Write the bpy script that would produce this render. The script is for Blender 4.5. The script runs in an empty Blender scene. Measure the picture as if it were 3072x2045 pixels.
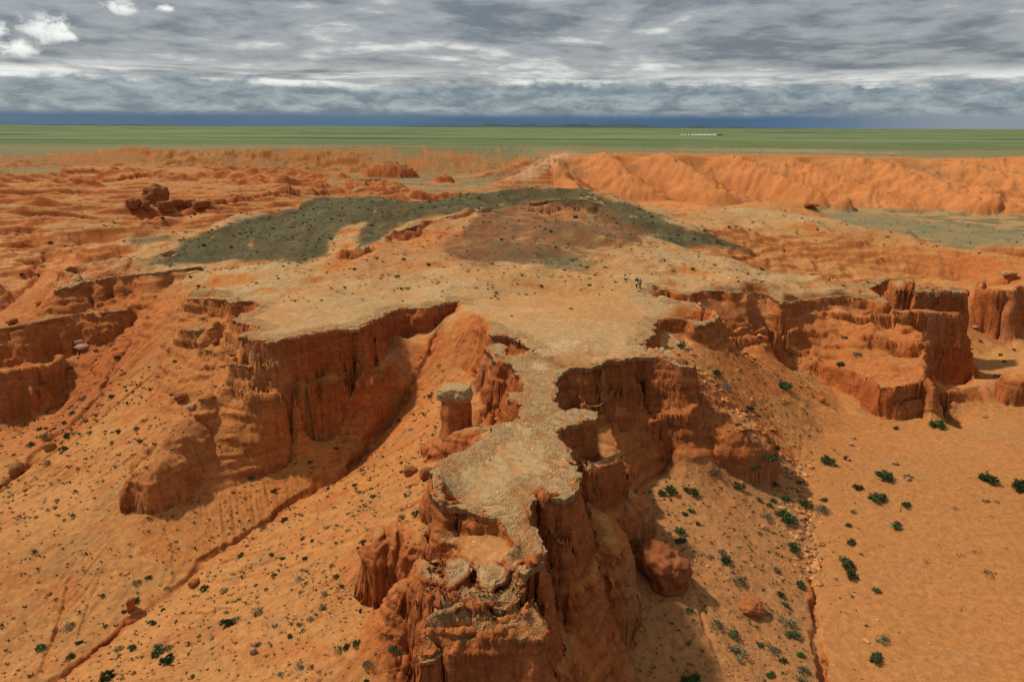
import bpy, bmesh, math, random, time
import numpy as np
from mathutils import Vector, Matrix, noise as mnoise
T0 = time.time()
def log(s): print('[%.1f] %s' % (time.time() - T0, s), flush=True)

scene = bpy.context.scene
COL = scene.collection
rnd = random.Random(7)
F32 = np.float32

# ------------------------------------------------------------------ camera
CAMZ = 25.0
FPX = 2194.0            # focal length in photo pixels (3072 wide)
PITCH = math.radians(16.3)
ROLL = math.radians(0.27)
cam_d = bpy.data.cameras.new('camera')
cam_d.sensor_width = 36.0
cam_d.lens = 36.0 * FPX / 3072.0
cam_d.clip_end = 200000
cam_d.clip_start = 0.5
cam = bpy.data.objects.new('camera', cam_d)
COL.objects.link(cam)
cam.location = (0, 0, CAMZ)
cam.rotation_euler = (Matrix.Rotation(math.pi / 2 - PITCH, 3, 'X') @ Matrix.Rotation(ROLL, 3, 'Z')).to_euler()
scene.camera = cam

# survey helper: photo pixel -> ground direction, used to read distances off the photo
def ray(u, v):
    a, b = u - 1536.0, v - 1022.5
    c, s = math.cos(ROLL), math.sin(ROLL)
    a2 = a * c + b * s
    b2 = -a * s + b * c
    dx = a2 / FPX; dz0 = -b2 / FPX
    y = math.cos(PITCH) + dz0 * math.sin(PITCH)
    z = -math.sin(PITCH) + dz0 * math.cos(PITCH)
    return dx, y, z
def PT(p):
    """(u,v,z) or (u,v,distance>=30) or (u,None,z,y) -> x,y,z"""
    if p[1] is None:
        y, z = float(p[3]), float(p[2])
        depth = y * math.cos(PITCH) + (CAMZ - z) * math.sin(PITCH)
        return ((p[0] - 1536.0) / FPX * depth, y, z)
    dx, dy, dz = ray(p[0], p[1])
    if p[2] >= 30:
        t = p[2] / dy
        return (dx * t, p[2], CAMZ + dz * t)
    t = (p[2] - CAMZ) / dz
    return (dx * t, dy * t, p[2])
def to_uv(X, Y, Z):
    d = Y * math.cos(PITCH) - (Z - CAMZ) * math.sin(PITCH)
    a2 = X / d * FPX
    b2 = -(Y * math.sin(PITCH) + (Z - CAMZ) * math.cos(PITCH)) / d * FPX
    c, s = math.cos(ROLL), math.sin(ROLL)
    return 1536.0 + a2 * c - b2 * s, 1022.5 + a2 * s + b2 * c

# ------------------------------------------------------------------ noise
_prm = np.random.RandomState(3).permutation(256).astype(np.int32)
PERM = np.concatenate([_prm, _prm, _prm])
_g = np.random.RandomState(5).normal(size=(256, 3)); _g /= np.linalg.norm(_g, axis=1)[:, None]
G3 = _g.astype(F32)
_a = np.random.RandomState(6).uniform(0, 2 * np.pi, 256)
G2 = np.stack([np.cos(_a), np.sin(_a)], 1).astype(F32)
def pn2(x, y):
    xi = np.floor(x).astype(np.int32); yi = np.floor(y).astype(np.int32)
    xf = (x - xi).astype(F32); yf = (y - yi).astype(F32)
    u = xf * xf * xf * (xf * (xf * 6 - 15) + 10); v = yf * yf * yf * (yf * (yf * 6 - 15) + 10)
    def g(i, j):
        h = PERM[PERM[(xi + i) & 255] + ((yi + j) & 255)]
        return G2[h, 0] * (xf - i) + G2[h, 1] * (yf - j)
    a = g(0, 0); b = g(1, 0); c = g(0, 1); d = g(1, 1)
    ab = a + u * (b - a); cd = c + u * (d - c)
    return (ab + v * (cd - ab)) * 1.4
def pn3(x, y, z):
    xi = np.floor(x).astype(np.int32); yi = np.floor(y).astype(np.int32); zi = np.floor(z).astype(np.int32)
    xf = (x - xi).astype(F32); yf = (y - yi).astype(F32); zf = (z - zi).astype(F32)
    f = lambda t: t * t * t * (t * (t * 6 - 15) + 10)
    u, v, w = f(xf), f(yf), f(zf)
    def g(i, j, k):
        h = PERM[PERM[PERM[(xi + i) & 255] + ((yi + j) & 255)] + ((zi + k) & 255)]
        return G3[h, 0] * (xf - i) + G3[h, 1] * (yf - j) + G3[h, 2] * (zf - k)
    def lay(k):
        a = g(0, 0, k); b = g(1, 0, k); c = g(0, 1, k); d = g(1, 1, k)
        ab = a + u * (b - a); cd = c + u * (d - c)
        return ab + v * (cd - ab)
    l0 = lay(0); l1 = lay(1)
    return (l0 + w * (l1 - l0)) * 1.3
def fbm2(x, y, o=4, g=0.5):
    s = 0; a = 1.0; t = 0
    for i in range(o):
        s = s + a * pn2(x + 17.3 * i, y - 9.1 * i); t += a; a *= g; x = x * 2.03; y = y * 2.03
    return s / t * 1.6
def ridged2(x, y, o=4, g=0.5):
    s = 0; a = 1.0; t = 0
    for i in range(o):
        s = s + a * (1 - np.abs(pn2(x + 31.7 * i, y + 5.3 * i)) * 2); t += a; a *= g; x = x * 2.05; y = y * 2.05
    return s / t
def sstep(a, b, x):
    t = np.clip((x - a) / (b - a), 0, 1)
    return t * t * (3 - 2 * t)

# ------------------------------------------------------------------ survey of the land
# closed outlines of flat-topped rock; vertex = (u, v, z|distance, drop below this edge; -1 = no edge here)
MAIN = [(535,893,-2,0),(560,897,-1.5,1.5),(640,893,-1,2.5),(675,897,-.8,3),(700,907,-.8,3),(722,903,-.6,1.5),(760,903,-.4,1.5),(788,914,-.3,2),
 (750,940,-.3,1),(700,958,-.5,1.5),(718,968,-.4,1.5),(757,974,-.3,1),(783,984,-.2,1.5),(770,992,-.2,1),
 (738,996,0,4),(733,1004,0,3.7),(755,1017,0,5),(800,1023,0,5.3),(835,1020,0,5.3),(860,1012,0,5.6),(890,1008,0,5.6),(950,995,0,5.6),(1010,985,0,5.6),(1050,984,0,5.9),(1075,983,0,5.6),
 (1108,966,0,5),(1125,955,0,4.7),(1140,948,0,4.3),(1165,930,0,3.4),(1215,922,0,4.5),(1250,925,0,3.5),(1290,921,0,3),(1320,910,0,2.5),(1360,903,0,2),(1383,903,0,1),
 (1392,915,0,0),(1420,935,0,0),(1450,960,-.2,0),(1475,985,-.3,0.5),(1470,1003,-.3,2),(1500,1002,-.3,2.5),(1533,1004,-.3,2.5),(1568,1030,-.3,2.5),(1600,1046,-.3,1.5),
 (1604,1058,-.3,1),(1570,1064,-.4,1.5),(1530,1068,-.5,2),(1510,1066,-.5,2),(1512,1040,-.5,2),(1495,1030,-.5,2.5),(1470,1036,-.5,3),(1463,1047,-.5,5),(1480,1062,-.5,5),(1498,1080,-.5,5),
 (1533,1087,-.5,5),(1551,1104,-.5,6),(1570,1135,-.5,6),(1584,1152,-.5,5),(1572,1167,-.6,3),(1589,1179,-.6,2.5),(1539,1181,-.7,3),(1536,1196,-.7,4),(1580,1211,-.7,4),
 (1574,1225,-.7,4),(1572,1257,-.8,5),(1551,1266,-.8,6),(1516,1269,-.8,7),(1488,1278,-.8,7),(1480,1297,-.9,7),(1445,1322,-.9,7),(1417,1353,-1,7),(1379,1357,-1,7),(1340,1374,-1,7),
 (1305,1406,-1.1,7),(1309,1441,-1.2,7),(1323,1462,-1.3,6.5),(1316,1473,-1.3,6.5),(1329,1503,-1.4,6),(1352,1511,-1.5,5.5),(1390,1507,-1.5,3),(1397,1522,-1.5,2),
 (1428,1537,-1.6,1.6),(1466,1547,-1.7,1.3),(1504,1560,-1.9,1.2),(1530,1590,-2.1,0.9),(1540,1630,-2.3,0.6),(1520,1665,-2.6,0.3),(1530,1690,-2.8,0.5),(1572,1702,-2.8,3),
 (1598,1685,-2.6,7),(1617,1651,-2.3,8),(1615,1621,-2.2,8),(1595,1587,-2.1,8),(1568,1568,-2,8),(1578,1549,-1.9,8),(1572,1518,-1.7,8),(1595,1494,-1.6,8),(1587,1468,-1.5,7),
 (1612,1463,-1.4,4),(1640,1478,-1.4,5),(1683,1487,-1.4,6),(1722,1474,-1.4,7),(1736,1424,-1.2,7),(1709,1370,-1.1,7),(1690,1340,-1,6),(1668,1316,-1,6),(1655,1292,-1,5),
 (1696,1274,-1,5),(1740,1262,-1,5),(1778,1246,-1,5),(1782,1236,-1,4),(1760,1226,-1,3),(1730,1226,-1,3),(1690,1240,-.9,3),(1665,1222,-.8,4),(1650,1203,-.7,5),(1659,1174,-.6,5),
 (1663,1123,-.4,5),(1680,1110,-.2,5),(1709,1100,0,6),(1761,1098,0,6.5),(1800,1088,0,7),(1826,1076,0,7.5),(1850,1078,0,7),(1900,1070,0,6),(1950,1064,0,6),(1987,1066,0,6),
 (2006,1078,-.3,6),(2040,1096,-.7,4.5),(2067,1097,-.9,3.5),(2073,1087,-.8,1),(2051,1080,-.6,0),(2003,1050,-.2,0),(1960,1042,0,0),(1937,1036,0,0.5),(1934,1020,0,2),(1957,999,0,3),(1957,974,0,2),
 (1967,960,0,1.5),(1995,954,0,1.5),(2044,953,0,1.5),(2066,960,-.2,1.5),(2083,974,-.4,2),(2108,972,-.4,2.5),(2130,962,-.4,2.5),(2150,952,-.4,1.5),(2156,946,-.4,0.5),(2149,934,-.3,0),(2109,925,-.2,0),(2083,908,-.2,0.5),
 (2013,901,0,1),(1960,890,0,0.5),(1967,876,0,0.5),(1985,868,0,1.2),(2010,868,0,1),(2040,880,-.1,1.5),(2070,885,-.2,1.5),(2107,871,-.3,1),(2158,871,-.6,1.5),(2200,877,-.8,1.5),(2216,879,-1,1.2),(2235,873,-1.2,0),
 (2270,876,-1.6,1),(2314,887,-2,1.5),(2347,908,-2.4,2.5),(2375,906,-2.6,2),(2400,903,-2.8,2),(2417,901,-3,1.5),(2470,893,-3.2,1.2),(2539,887,-3.6,1.2),(2600,897,-4,1.5),(2650,909,-4.2,2.5),
 (2662,905,-4.2,6),(2640,890,-4,5),(2604,866,-3.8,5),(2640,845,-3.8,4),(2660,836,-3.9,3),(2655,834,-3.9,3),(2604,843,-3.8,2),(2560,850,-3.6,1.5),(2517,854,-3.4,2),(2396,830,-2.6,2),(2291,813,-2,2),(2213,790,-1.5,1),(2109,780,-1,-1),(1900,800,0,-1),(1500,800,0,-1),(1000,830,0,-1),(700,845,-.5,-1),(600,860,-1.2,-1)]
T2 = [(165,869,-2.6,4.5),(200,860,-2.4,4.5),(245,845,-2.1,4),(326,830,-1.6,3.5),(461,817,-1,3),(561,804,-.8,1.5),(650,795,-.5,-1),(600,745,0,-1),(520,748,-1,.5),(446,773,-1.3,1.2),(356,783,-1.5,1.5),(282,783,-1.8,1.5),(208,803,-2.3,2),(181,818,-2.6,2),(230,824,-2.4,1.5),(215,845,-2.4,1)]
T3 = [(247,750,-3,3),(315,750,-3,2.5),(400,743,-2.6,2),(535,729,-2,.5),(560,705,-2,-1),(505,708,-2.6,.5),(386,720,-3,1),(267,733,-3.3,1)]
L2 = [(-200,1010,-7.5,5),(0,985,-7,6),(100,965,-6.5,6),(180,950,-6.2,6),(248,940,-6,5.5),(330,934,-5.9,5),(378,928,-5.7,3),(400,912,-5.4,-1),(250,906,-5,-1),(0,940,-6,-1),(-200,960,-6.5,-1)]
L3 = [(-200,1125,102,7),(0,1110,102.5,7),(60,1105,103.5,7),(120,1098,105,6),(166,1088,107.5,4),(190,1075,110,1.5),(150,1068,112,-1),(0,1080,111,-1),(-200,1090,110,-1)]
L4 = [(547,984,-3.5,1),(570,989,-3.6,2.5),(620,988,-3.5,2.5),(651,976,-3,2),(655,968,-3,.3),(600,955,-2.5,-1),(555,970,-3,-1)]
L5 = [(593,1046,-5.2,1),(640,1052,-5.1,1.5),(665,1058,-4.8,1.5),(705,1062,-4.4,1.5),(715,1050,-4,-1),(640,1035,-4.6,-1)]
L6 = [(690,1088,85.5,2.5),(720,1096,84.8,4),(770,1100,84.3,4),(815,1098,84.0,3),(830,1080,84.8,-1),(760,1070,85.6,-1),(715,1070,86.0,-1)]
STR = [(520,625,-11,3),(620,612,-11,3),(700,600,-11,3),(820,585,-11,3),(940,568,-11,4),(960,560,-11,-1),(700,580,-11.5,-1),(520,605,-11,-1)]
MESA = [(183,511,-11,3.5),(280,509,-11,3.5),(365,502,-11,4),(388,514,-12,3),(380,500,-11,-1),(290,500,-11,-1),(200,504,-11,-1)]
MESA2 = [(300,532,-12,3),(360,530,-12,5),(430,528,-12,5),(500,533,-13,3),(480,524,-12,-1),(330,522,-12,-1)]
BUTTE = [(2748,873,-2.2,13),(2790,872,-2.2,13),(2850,874,-2.3,13),(2896,877,-2.5,13),(2899,867,-2.5,12),(2850,860,-2.2,10),(2752,859,-2,8)]
STUB = [(2668,838,-1.6,6),(2700,833,-1.4,6),(2738,835,-1.4,8),(2744,850,-1.8,8),(2730,868,-2.4,9),(2690,878,-3,5)]
BLED = [(2676,932,120.5,6),(2700,936,120.5,9),(2780,938,120.4,11),(2873,942,120.4,11),(2873,936,122,-1),(2780,930,122,-1),(2690,926,122,-1)]
B2 = [(2449,1083,-10.2,1.8),(2500,1098,-10.1,2.5),(2530,1108,-10,3),(2595,1124,-9.7,3.3),(2620,1140,-9.5,3.6),(2644,1158,-9.4,4),(2700,1158,-9.3,4.2),(2750,1146,-9.2,4.2),(2785,1150,-9.3,4),(2800,1168,-9.8,3),(2808,1165,-10,6),(2795,1140,-9.2,7),(2770,1128,-9,8),
 (2772,1080,-8.6,9),(2776,1020,-7.4,9.5),(2758,992,-6.3,8),(2735,975,-6,6),(2690,965,-6,-1),(2560,1010,-7.6,-1),(2449,1060,-9.4,-1)]
LB = [(2255,1042,-9.8,.5),(2300,1050,-9.9,1.5),(2340,1056,-9.9,2),(2396,1064,-10,2),(2449,1076,-10.1,1.5),(2440,1062,-9.8,-1),(2350,1045,-9.5,-1),(2270,1035,-9.4,-1)]
RW = [(2940,862,-4.6,3),(2958,866,-4.6,7),(2985,870,-4.6,8),(3025,872,-4.6,9),(3045,874,-4.6,9),(3050,860,-4.4,8),(3072,856,-4.3,8),(3200,856,-4.3,8),(3200,800,-4,-1),(3000,800,-4,-1),(2950,835,-4.5,-1)]
ARMB = [(1745,1214,-3.5,1),(1790,1218,-3.8,2),(1812,1205,-3.8,2.5),(1830,1180,-3.6,2.5),(1820,1165,-3.4,-1),(1760,1190,-3.2,-1)]
LED1 = [(1700,1300,-3.4,3),(1755,1310,-3.4,3),(1790,1290,-3.3,3),(1825,1272,-3.3,3),(1822,1262,-3.2,-1),(1760,1275,-2.9,-1),(1700,1285,-2.8,-1)]
LED2 = [(1740,1400,-4.3,3),(1770,1410,-4.4,4),(1810,1398,-4.6,4),(1860,1380,-4.8,4),(1868,1360,-4.9,3),(1845,1358,-4.7,-1),(1765,1380,-4.2,-1),(1735,1380,-4.1,-1)]
PROW = [(1268,1915,38.6,6),(1257,1960,37.8,8),(1262,1985,37.3,9),(1300,1978,37.3,9),(1325,1962,37.6,9),(1352,1974,37.3,9),(1372,1935,37.8,9),(1378,1920,37.9,8),(1412,1924,37.8,9),(1443,1917,37.9,9),(1447,1880,38.3,8),(1462,1872,38.4,7),(1481,1909,37.9,9),
 (1522,1917,37.8,9),(1540,1890,38.2,9),(1564,1918,37.8,9),(1591,1901,38,9),(1613,1922,37.7,9),(1646,1898,38.1,9),(1632,1863,38.8,8),(1619,1841,39.3,8),(1602,1810,39.9,7),(1560,1830,39.1,-1),(1541,1807,39.5,-1),(1400,1815,39.2,-1),(1306,1830,39.2,6),(1278,1860,38.9,7)]
SHELF = [(1420,1760,40.0,.3),(1447,1800,39.3,.6),(1490,1825,39.0,.7),(1515,1830,38.95,.8),(1545,1805,39.4,1.2),(1572,1765,40.8,3),(1564,1735,41.6,4),(1540,1710,42.4,-1),(1470,1745,40.4,-1)]
SHELF2 = [(1290,1785,40.5,5),(1306,1806,39.7,1.2),(1350,1803,39.6,.6),(1405,1783,40.0,.4),(1415,1760,40.6,-1),(1350,1752,41,-1),(1295,1755,41.2,5)]
BROW = [(1560,611,204,.8),(1600,607,203,2.6),(1650,600,202,3.6),(1700,596,201,4.2),(1763,599,200,4),(1800,610,198,2.6),(1830,625,195,1),(1780,590,206,-1),(1700,585,208,-1),(1615,595,210,-1)]
SPINE = [(1176,702,155,1.5),(1190,697,157,2),(1220,684,161,1.5),(1260,674,165,.8),(1300,664,170,.6),(1346,650,177,.8),(1420,640,184,.8),(1485,632,190,.6),(1480,622,196,-1),(1346,640,184,-1),(1250,664,172,-1),(1180,692,161,-1)]
NUB = [(1022,750,139,1.5),(1060,746,140,2),(1092,746,141,1.5),(1098,738,143,.5),(1060,734,146,-1),(1025,742,143,-1)]
KNOB1 = [(1280,1704,-3.0,1.2),(1283,1731,-3.1,1.4),(1325,1742,-3.2,1.2),(1352,1756,-3.2,1.1),(1390,1730,-3.1,1.1),(1424,1700,-3.0,.8),(1395,1680,-2.9,.4),(1380,1677,-2.9,.4),(1352,1690,-2.9,.8),(1310,1692,-2.9,1.2)]
KNOB2 = [(1430,1697,-2.9,.7),(1429,1738,-3.0,1),(1447,1765,-3.1,1.2),(1473,1771,-3.1,1.2),(1515,1744,-3.0,1.2),(1524,1710,-2.9,1),(1488,1692,-2.85,.5)]
E1 = [(2585,1000,-6.6,.6),(2640,1010,-6.8,1.8),(2700,1018,-6.9,2.2),(2752,1024,-7,2.6),(2772,1015,-6.9,-1),(2740,990,-6.3,-1),(2640,985,-6.2,-1)]
E2 = [(2490,936,-4.9,.8),(2575,943,-5.1,1.4),(2640,946,-5.2,1.6),(2690,950,-5.4,1.8),(2692,935,-5,-1),(2560,928,-4.7,-1)]
E3 = [(2130,1006,-4.6,.5),(2190,1012,-4.8,1),(2240,1006,-4.7,1),(2290,1010,-5,.8),(2280,995,-4.4,-1),(2150,992,-4.2,-1)]
OUTLINES = [('e1',E1),('e2',E2),('e3',E3),('brow',BROW),('spine',SPINE),('nub',NUB),('knob1',KNOB1),('knob2',KNOB2),('main',MAIN),('t2',T2),('t3',T3),('l2',L2),('l3',L3),('l4',L4),('l5',L5),('l6',L6),('str',STR),('mesa',MESA),('mesa2',MESA2),('butte',BUTTE),('stub',STUB),('bled',BLED),('b2',B2),('lb',LB),('rw',RW),('armb',ARMB),('led2',LED2),('prow',PROW),('shelf',SHELF),('shelf2',SHELF2)]
# cap rock: (overhang m, thickness m, inland width m)
CAPS = {'spine':(.6,.7,2.5),'nub':(.5,.6,1.6),'brow':(.5,.9,2.),'knob1':(.14,.55,4.),'knob2':(.14,.6,4.),'main':(.45,.7,2.5),'t2':(.6,.7,2.0),'l2':(.4,.5,1.2),'l4':(.5,.4,1.2),'l5':(.3,.3,.8),'l6':(.35,.3,1.),'butte':(.45,1.2,4.),'bled':(.2,.4,1.),'prow':(.12,.3,.8),'shelf':(.18,.25,1.),'shelf2':(.15,.25,.8),'armb':(.1,.2,1.),'led2':(.2,.25,.8)}

LINES = [
 # hill crest and the ground hidden behind it
 [(478,769,155),(543,726,175),(652,682,200),(869,626,222),(947,591,235),(1021,587,235),(1250,595,215),(1402,574,225),(1763,569,215),(1828,587,205),(1871,609,198),(1940,640,190),(2024,678,182),(2110,712,172)],
 [(520,None,-9,190),(652,None,-11,235),(900,None,-13,290),(1250,None,-16,275),(1500,None,-18,280),(1763,None,-20,270),(1900,None,-22,255),(2000,None,-20,245)],
 # brow under the crest, spine ridge towards the plateau
 [(1480,618,208),(1560,607,206),(1615,603,204),(1700,596,203),(1763,600,200)],
 [(1485,637,196),(1615,618,198),(1763,622,192)],
 [(1485,632,191),(1346,648,178),(1250,672,168),(1176,700,156),(1130,725,147),(1094,745,140)],
 [(1420,672,172),(1300,705,160),(1200,735,147),(1130,775,134)],
 [(1060,672,180),(1040,712,163),(1030,760,148)],
 [(700,780,149),(850,790,143),(960,790,139)],[(900,690,178),(800,730,165)],
 # plateau surface
 [(1300,850,.5),(1500,845,.4),(1700,850,.4)],[(1500,760,1.8),(1700,760,1.5),(1900,770,.8)],[(1000,870,.1),(900,920,.3),(1100,890,.3)],
 [(1550,700,3.6),(1700,690,3.6),(1850,700,2.8)],[(1560,950,.5),(1700,925,.6),(1850,960,.4)],[(1600,1010,.1),(1800,1010,.3)],
 [(1560,920,-.1),(1750,900,0),(1900,905,.2)],[(800,940,.2),(950,940,.4)],
 # right ridges
 [(1900,700,0.8),(2030,730,-1)],
 [(2060,628,225),(2110,628,224),(2250,607,228),(2330,600,226),(2400,608,222),(2440,614,219),(2480,645,216),(2517,669,212)],
 [(2265,668,200),(2400,672,203),(2570,678,205),(2726,684,205),(2760,715,196)],
 [(2622,702,200),(2720,718,194),(2830,735,186),(2982,746,176),(3072,763,170),(3250,800,160)],
 [(2250,None,-8,262),(2400,None,-30,262),(2570,None,-36,262),(2730,None,-38,255),(2830,None,-38,245),(3072,None,-36,230),(3250,None,-36,220)],
 [(2190,745,174),(2300,762,-5),(2500,788,-7.2),(2700,815,-8.6),(2900,850,-10.5)],
 [(2200,None,-5,160),(2350,None,-9,160),(2500,None,-12,154),(2650,None,-14.5,147),(2740,None,-16,138)],
 [(2140,718,186),(2300,718,190),(2480,724,190)],
 [(2780,900,-13),(2850,900,-12)],
 # canyon floor
 [(2700,None,-15,121),(2790,None,-17.5,117),(2850,None,-17.5,117),(2930,None,-16.8,119),(2990,1140,-16),(2960,1060,-15.2)],
 [(2905,985,-14.5),(2940,1000,-14.6),(3000,1040,-15),(3072,1060,-14.8)],
 [(2920,930,-11.5),(2935,900,-9)],
 [(2812,1178,-11.6),(2880,1172,-11.6),(2920,1155,-11.3),(2990,1150,-11.2),(3072,1172,-11.2),(3250,1180,-11)],
 [(2825,None,-16.5,104),(2900,None,-16,105),(2960,None,-13,106)],
 [(2812,1212,-13),(2920,1205,-13),(3072,1212,-13),(3250,1215,-13)],
 [(3010,1135,-10.5),(3040,1110,-9.5),(3072,1095,-9),(3200,1090,-8.8)],
 # right hillside between plateau spur and the low cliffs
 [(2080,1040,-5.5),(2200,1030,-7.5),(2330,1030,-9),(2450,1040,-9)],[(2100,990,-3.4),(2250,985,-5.2),(2400,985,-6.3),(2550,985,-6.8),(2650,965,-6.5)],
 [(2250,920,-3.5),(2240,960,-4.8),(2290,1010,-7.5)],
 [(2140,1075,-6.5),(2260,1090,-10.5),(2330,1110,-11.6),(2420,1120,-12.2)],
 # foot of the low cliffs
 [(2445,1124,-12.4),(2499,1170,-12.8),(2530,1207,-13),(2549,1238,-13.2),(2644,1249,-13.3),(2720,1235,-13.3),(2801,1212,-13)],
 # sand
 [(2450,1300,-13.6),(2600,1300,-13.8),(3072,1300,-13.6),(3300,1300,-13.5)],[(2500,1600,-15.5),(2700,1600,-15.4),(3072,1600,-14.8),(3300,1600,-14.6)],[(2530,2045,-17.5),(2750,2045,-17.2),(3072,2045,-16.5)],
 # right gravel chute and gully
 [(2003,1052,-.6),(2080,1120,-4),(2140,1180,-6.3),(2200,1230,-8.3),(2260,1290,-10.6),(2320,1345,-12.6),(2384,1400,-14.4),(2420,1530,-15.2),(2441,1667,-16),(2433,1750,-16.4),(2450,1852,-16.9),(2474,2029,-17.6),(2500,2200,-18)],
 # foot of the right walls
 [(2270,1340,-12.2),(2235,1372,-12.6),(2156,1400,-12.9),(2090,1385,-12.6),(2032,1355,-12)],[(2000,1410,-12.2),(1945,1450,-12.3),(1925,1500,-12.5),(1915,1600,-12.9),(1885,1700,-13.3),(1862,1762,-13.7),(1862,1900,-14.9),(1900,2045,-16.6),(1900,2250,-18),(1700,2500,-18.5)],
 [(2040,1330,-11.7),(2060,1355,-12.1)],
 [(2150,1500,-13),(2180,1700,-14.4),(2230,1900,-15.9),(2280,2045,-17)],[(2040,1800,-14.2),(2060,1950,-15.6)],
 # flank ribs of the headland
 [(1750,1180,-4.5),(1800,1240,-5.2),(1850,1330,-7)],
 [(1900,1215,-6),(1940,1290,-8.5),(1975,1360,-10.5)],[(1760,1500,-6),(1800,1600,-8),(1830,1700,-10)],
 [(1665,1600,-4.6),(1720,1700,-7),(1770,1800,-9.3),(1810,1900,-11.5),(1840,2000,-13.3)],
 [(1880,1480,-9.5),(1868,1600,-11),(1850,1700,-12)],
 # foot of the left walls
 [(1480,1240,-6.5),(1420,1290,-7.4),(1350,1320,-7.8),(1310,1345,-8.2),(1285,1440,-8.7),(1255,1560,-9.6),(1150,1590,-10),(1100,1650,-10.6),(1110,1780,-12),(1160,1840,-12.3),(1268,1830,-12.3),(1258,1950,-13),(1245,2045,-14),(1240,2250,-16),(1400,2500,-18.5)],
 [(1430,1130,-6),(1400,1200,-7)],[(1500,1230,-5),(1560,1210,-3.6)],[(1480,1170,-4.6),(1520,1150,-4)],
 [(1430,1010,-2.5),(1440,1060,-4),(1400,1120,-6.3)],
 # bowl floor
 [(1430,1640,-3.2),(1480,1650,-3.1),(1500,1620,-3)],[(1340,1590,-5),(1390,1620,-3.6),(1400,1670,-3.3)],[(1290,1640,-6.5),(1280,1690,-6)],[(1320,1838,39.0),(1450,1842,38.8),(1560,1842,38.9)],[(1300,1885,38.6),(1380,1875,38.4),(1440,1862,38.5)],[(1490,1870,38.4),(1590,1868,38.6)],
 [(1720,1560,-6.5),(1780,1650,-9.5),(1840,1745,-12.8)],
 # foot of the big left cliff
 [(1075,1200,91),(1052,1269,88.4),(973,1322,-13.3),(890,1352,-14.1),(860,1400,-14.7),(760,1440,-15.2),(700,1460,-15.4),(589,1495,-15.8),(500,1502,-15.2),(455,1490,-14.8),(440,1400,-13.6),(480,1300,-11.8),(560,1230,-10.2),(620,1150,-8.3),(660,1100,-6.6)],
 [(1130,1050,94),(1120,1150,91.5)],[(1200,1000,97.5),(1210,1100,94.5)],
 # left gullies
 [(1380,912,105),(1330,960,101),(1305,1003,98),(1288,1074,95),(1222,1169,92.5),(1201,1223,91),(1172,1273,89),(1097,1368,-15),(1035,1426,-15.8),(915,1488,-16.6),(680,1640,-18),(500,1790,-19.2),(170,2045,-21.2),(-100,2250,-22.5)],
 [(530,895,-3),(497,933,-5),(414,1016,-8.2),(373,1057,-9.6),(298,1190,-13),(249,1244,-14.3),(153,1314,-16),(0,1468,-18.6),(-300,1750,-21)],
 [(0,1340,-18),(60,1300,-17.5),(104,1265,-17),(150,1180,-15.2),(195,1100,-12.8),(240,1050,-11.5)],
 [(440,950,-4.5),(500,985,-5.3),(470,1080,-8),(420,1180,-10.8),(330,1290,-14)],
 [(0,2045,-22.6),(-200,2045,-23.5)],[(300,1700,-18.3),(100,1900,-21)],[(150,1480,-17.2),(300,1420,-15.5),(380,1330,-13.6)],
 [(140,720,-9),(130,790,-11),(100,850,-12.2),(0,943,-13),(-100,1000,-14)],[(0,850,-9),(-100,870,-9)],[(60,760,-9),(0,790,-9)],
 [(230,880,-7.5),(120,925,-8.5),(0,960,-7.5)],[(300,880,-6.2),(420,870,-4.5)],
 [(200,775,-7),(330,762,-6),(420,757,-5)],
 [(0,694,-8),(130,677,-8),(250,655,-8),(480,652,-9)],[(-150,720,-9),(0,716,-9.5),(90,706,-9.3)],[(0,650,-10),(120,642,-10.5),(280,622,-11)],[(60,598,-11),(280,590,-11.5)],
 [(300,690,-8),(500,665,-10),(700,640,-12)],[(0,560,-13),(500,560,-13.5),(800,545,-14.5),(1000,560,-16)],[(600,655,-11.5),(780,625,-12.5)],
 # far rim on the left and in the middle: foot and brow
 [(-300,None,-15,740),(0,None,-15,750),(200,None,-17,760),(600,None,-18,765),(800,None,-20,770),(1000,None,-22,775),(1250,None,-24,775),(1500,None,-24,790),(1600,None,-20,810)],
 [(-300,None,-5,800),(0,None,-6,800),(200,None,-4,800),(350,None,0,800),(600,None,0,810),(800,None,2,820),(1000,None,3.5,830),(1400,None,4.5,850),(1600,None,3,860),(1680,None,1,830),(1720,None,0,760)],
 [(1250,570,-21),(1400,565,-22),(1500,550,-23),(1560,540,-22)],
 # the pale ramp and the bright wall on the right
 [(1500,545,-20),(1560,525,-15),(1610,500,-8),(1650,478,-3),(1700,465,-.5)],
 [(1530,575,-26),(1560,582,-27),(1650,585,-29),(1750,600,-33),(1900,612,-38),(2100,625,-40),(2309,630,-40),(2526,632,-40),(2700,640,-40),(2874,648,-40),(3072,650,-39),(3300,655,-39)],
 [(1700,462,730),(1900,459,730),(2100,462,730),(2300,464,725),(2500,468,720),(2700,472,712),(2850,482,705),(3072,492,695),(3300,500,690)],
 [(2550,None,-39,480),(2700,None,-39,440),(2900,None,-38,400),(3072,None,-37,370)],
 [(1900,None,-34,400),(2200,None,-37,420)],
 [(-900,None,0,900),(0,None,1,900),(1000,None,3,930),(1700,None,1,940),(2300,None,0,860),(3200,None,0,830),(4200,None,0,820)],
 [(-1200,None,0,1150),(4200,None,0,1150)],
]
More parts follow.
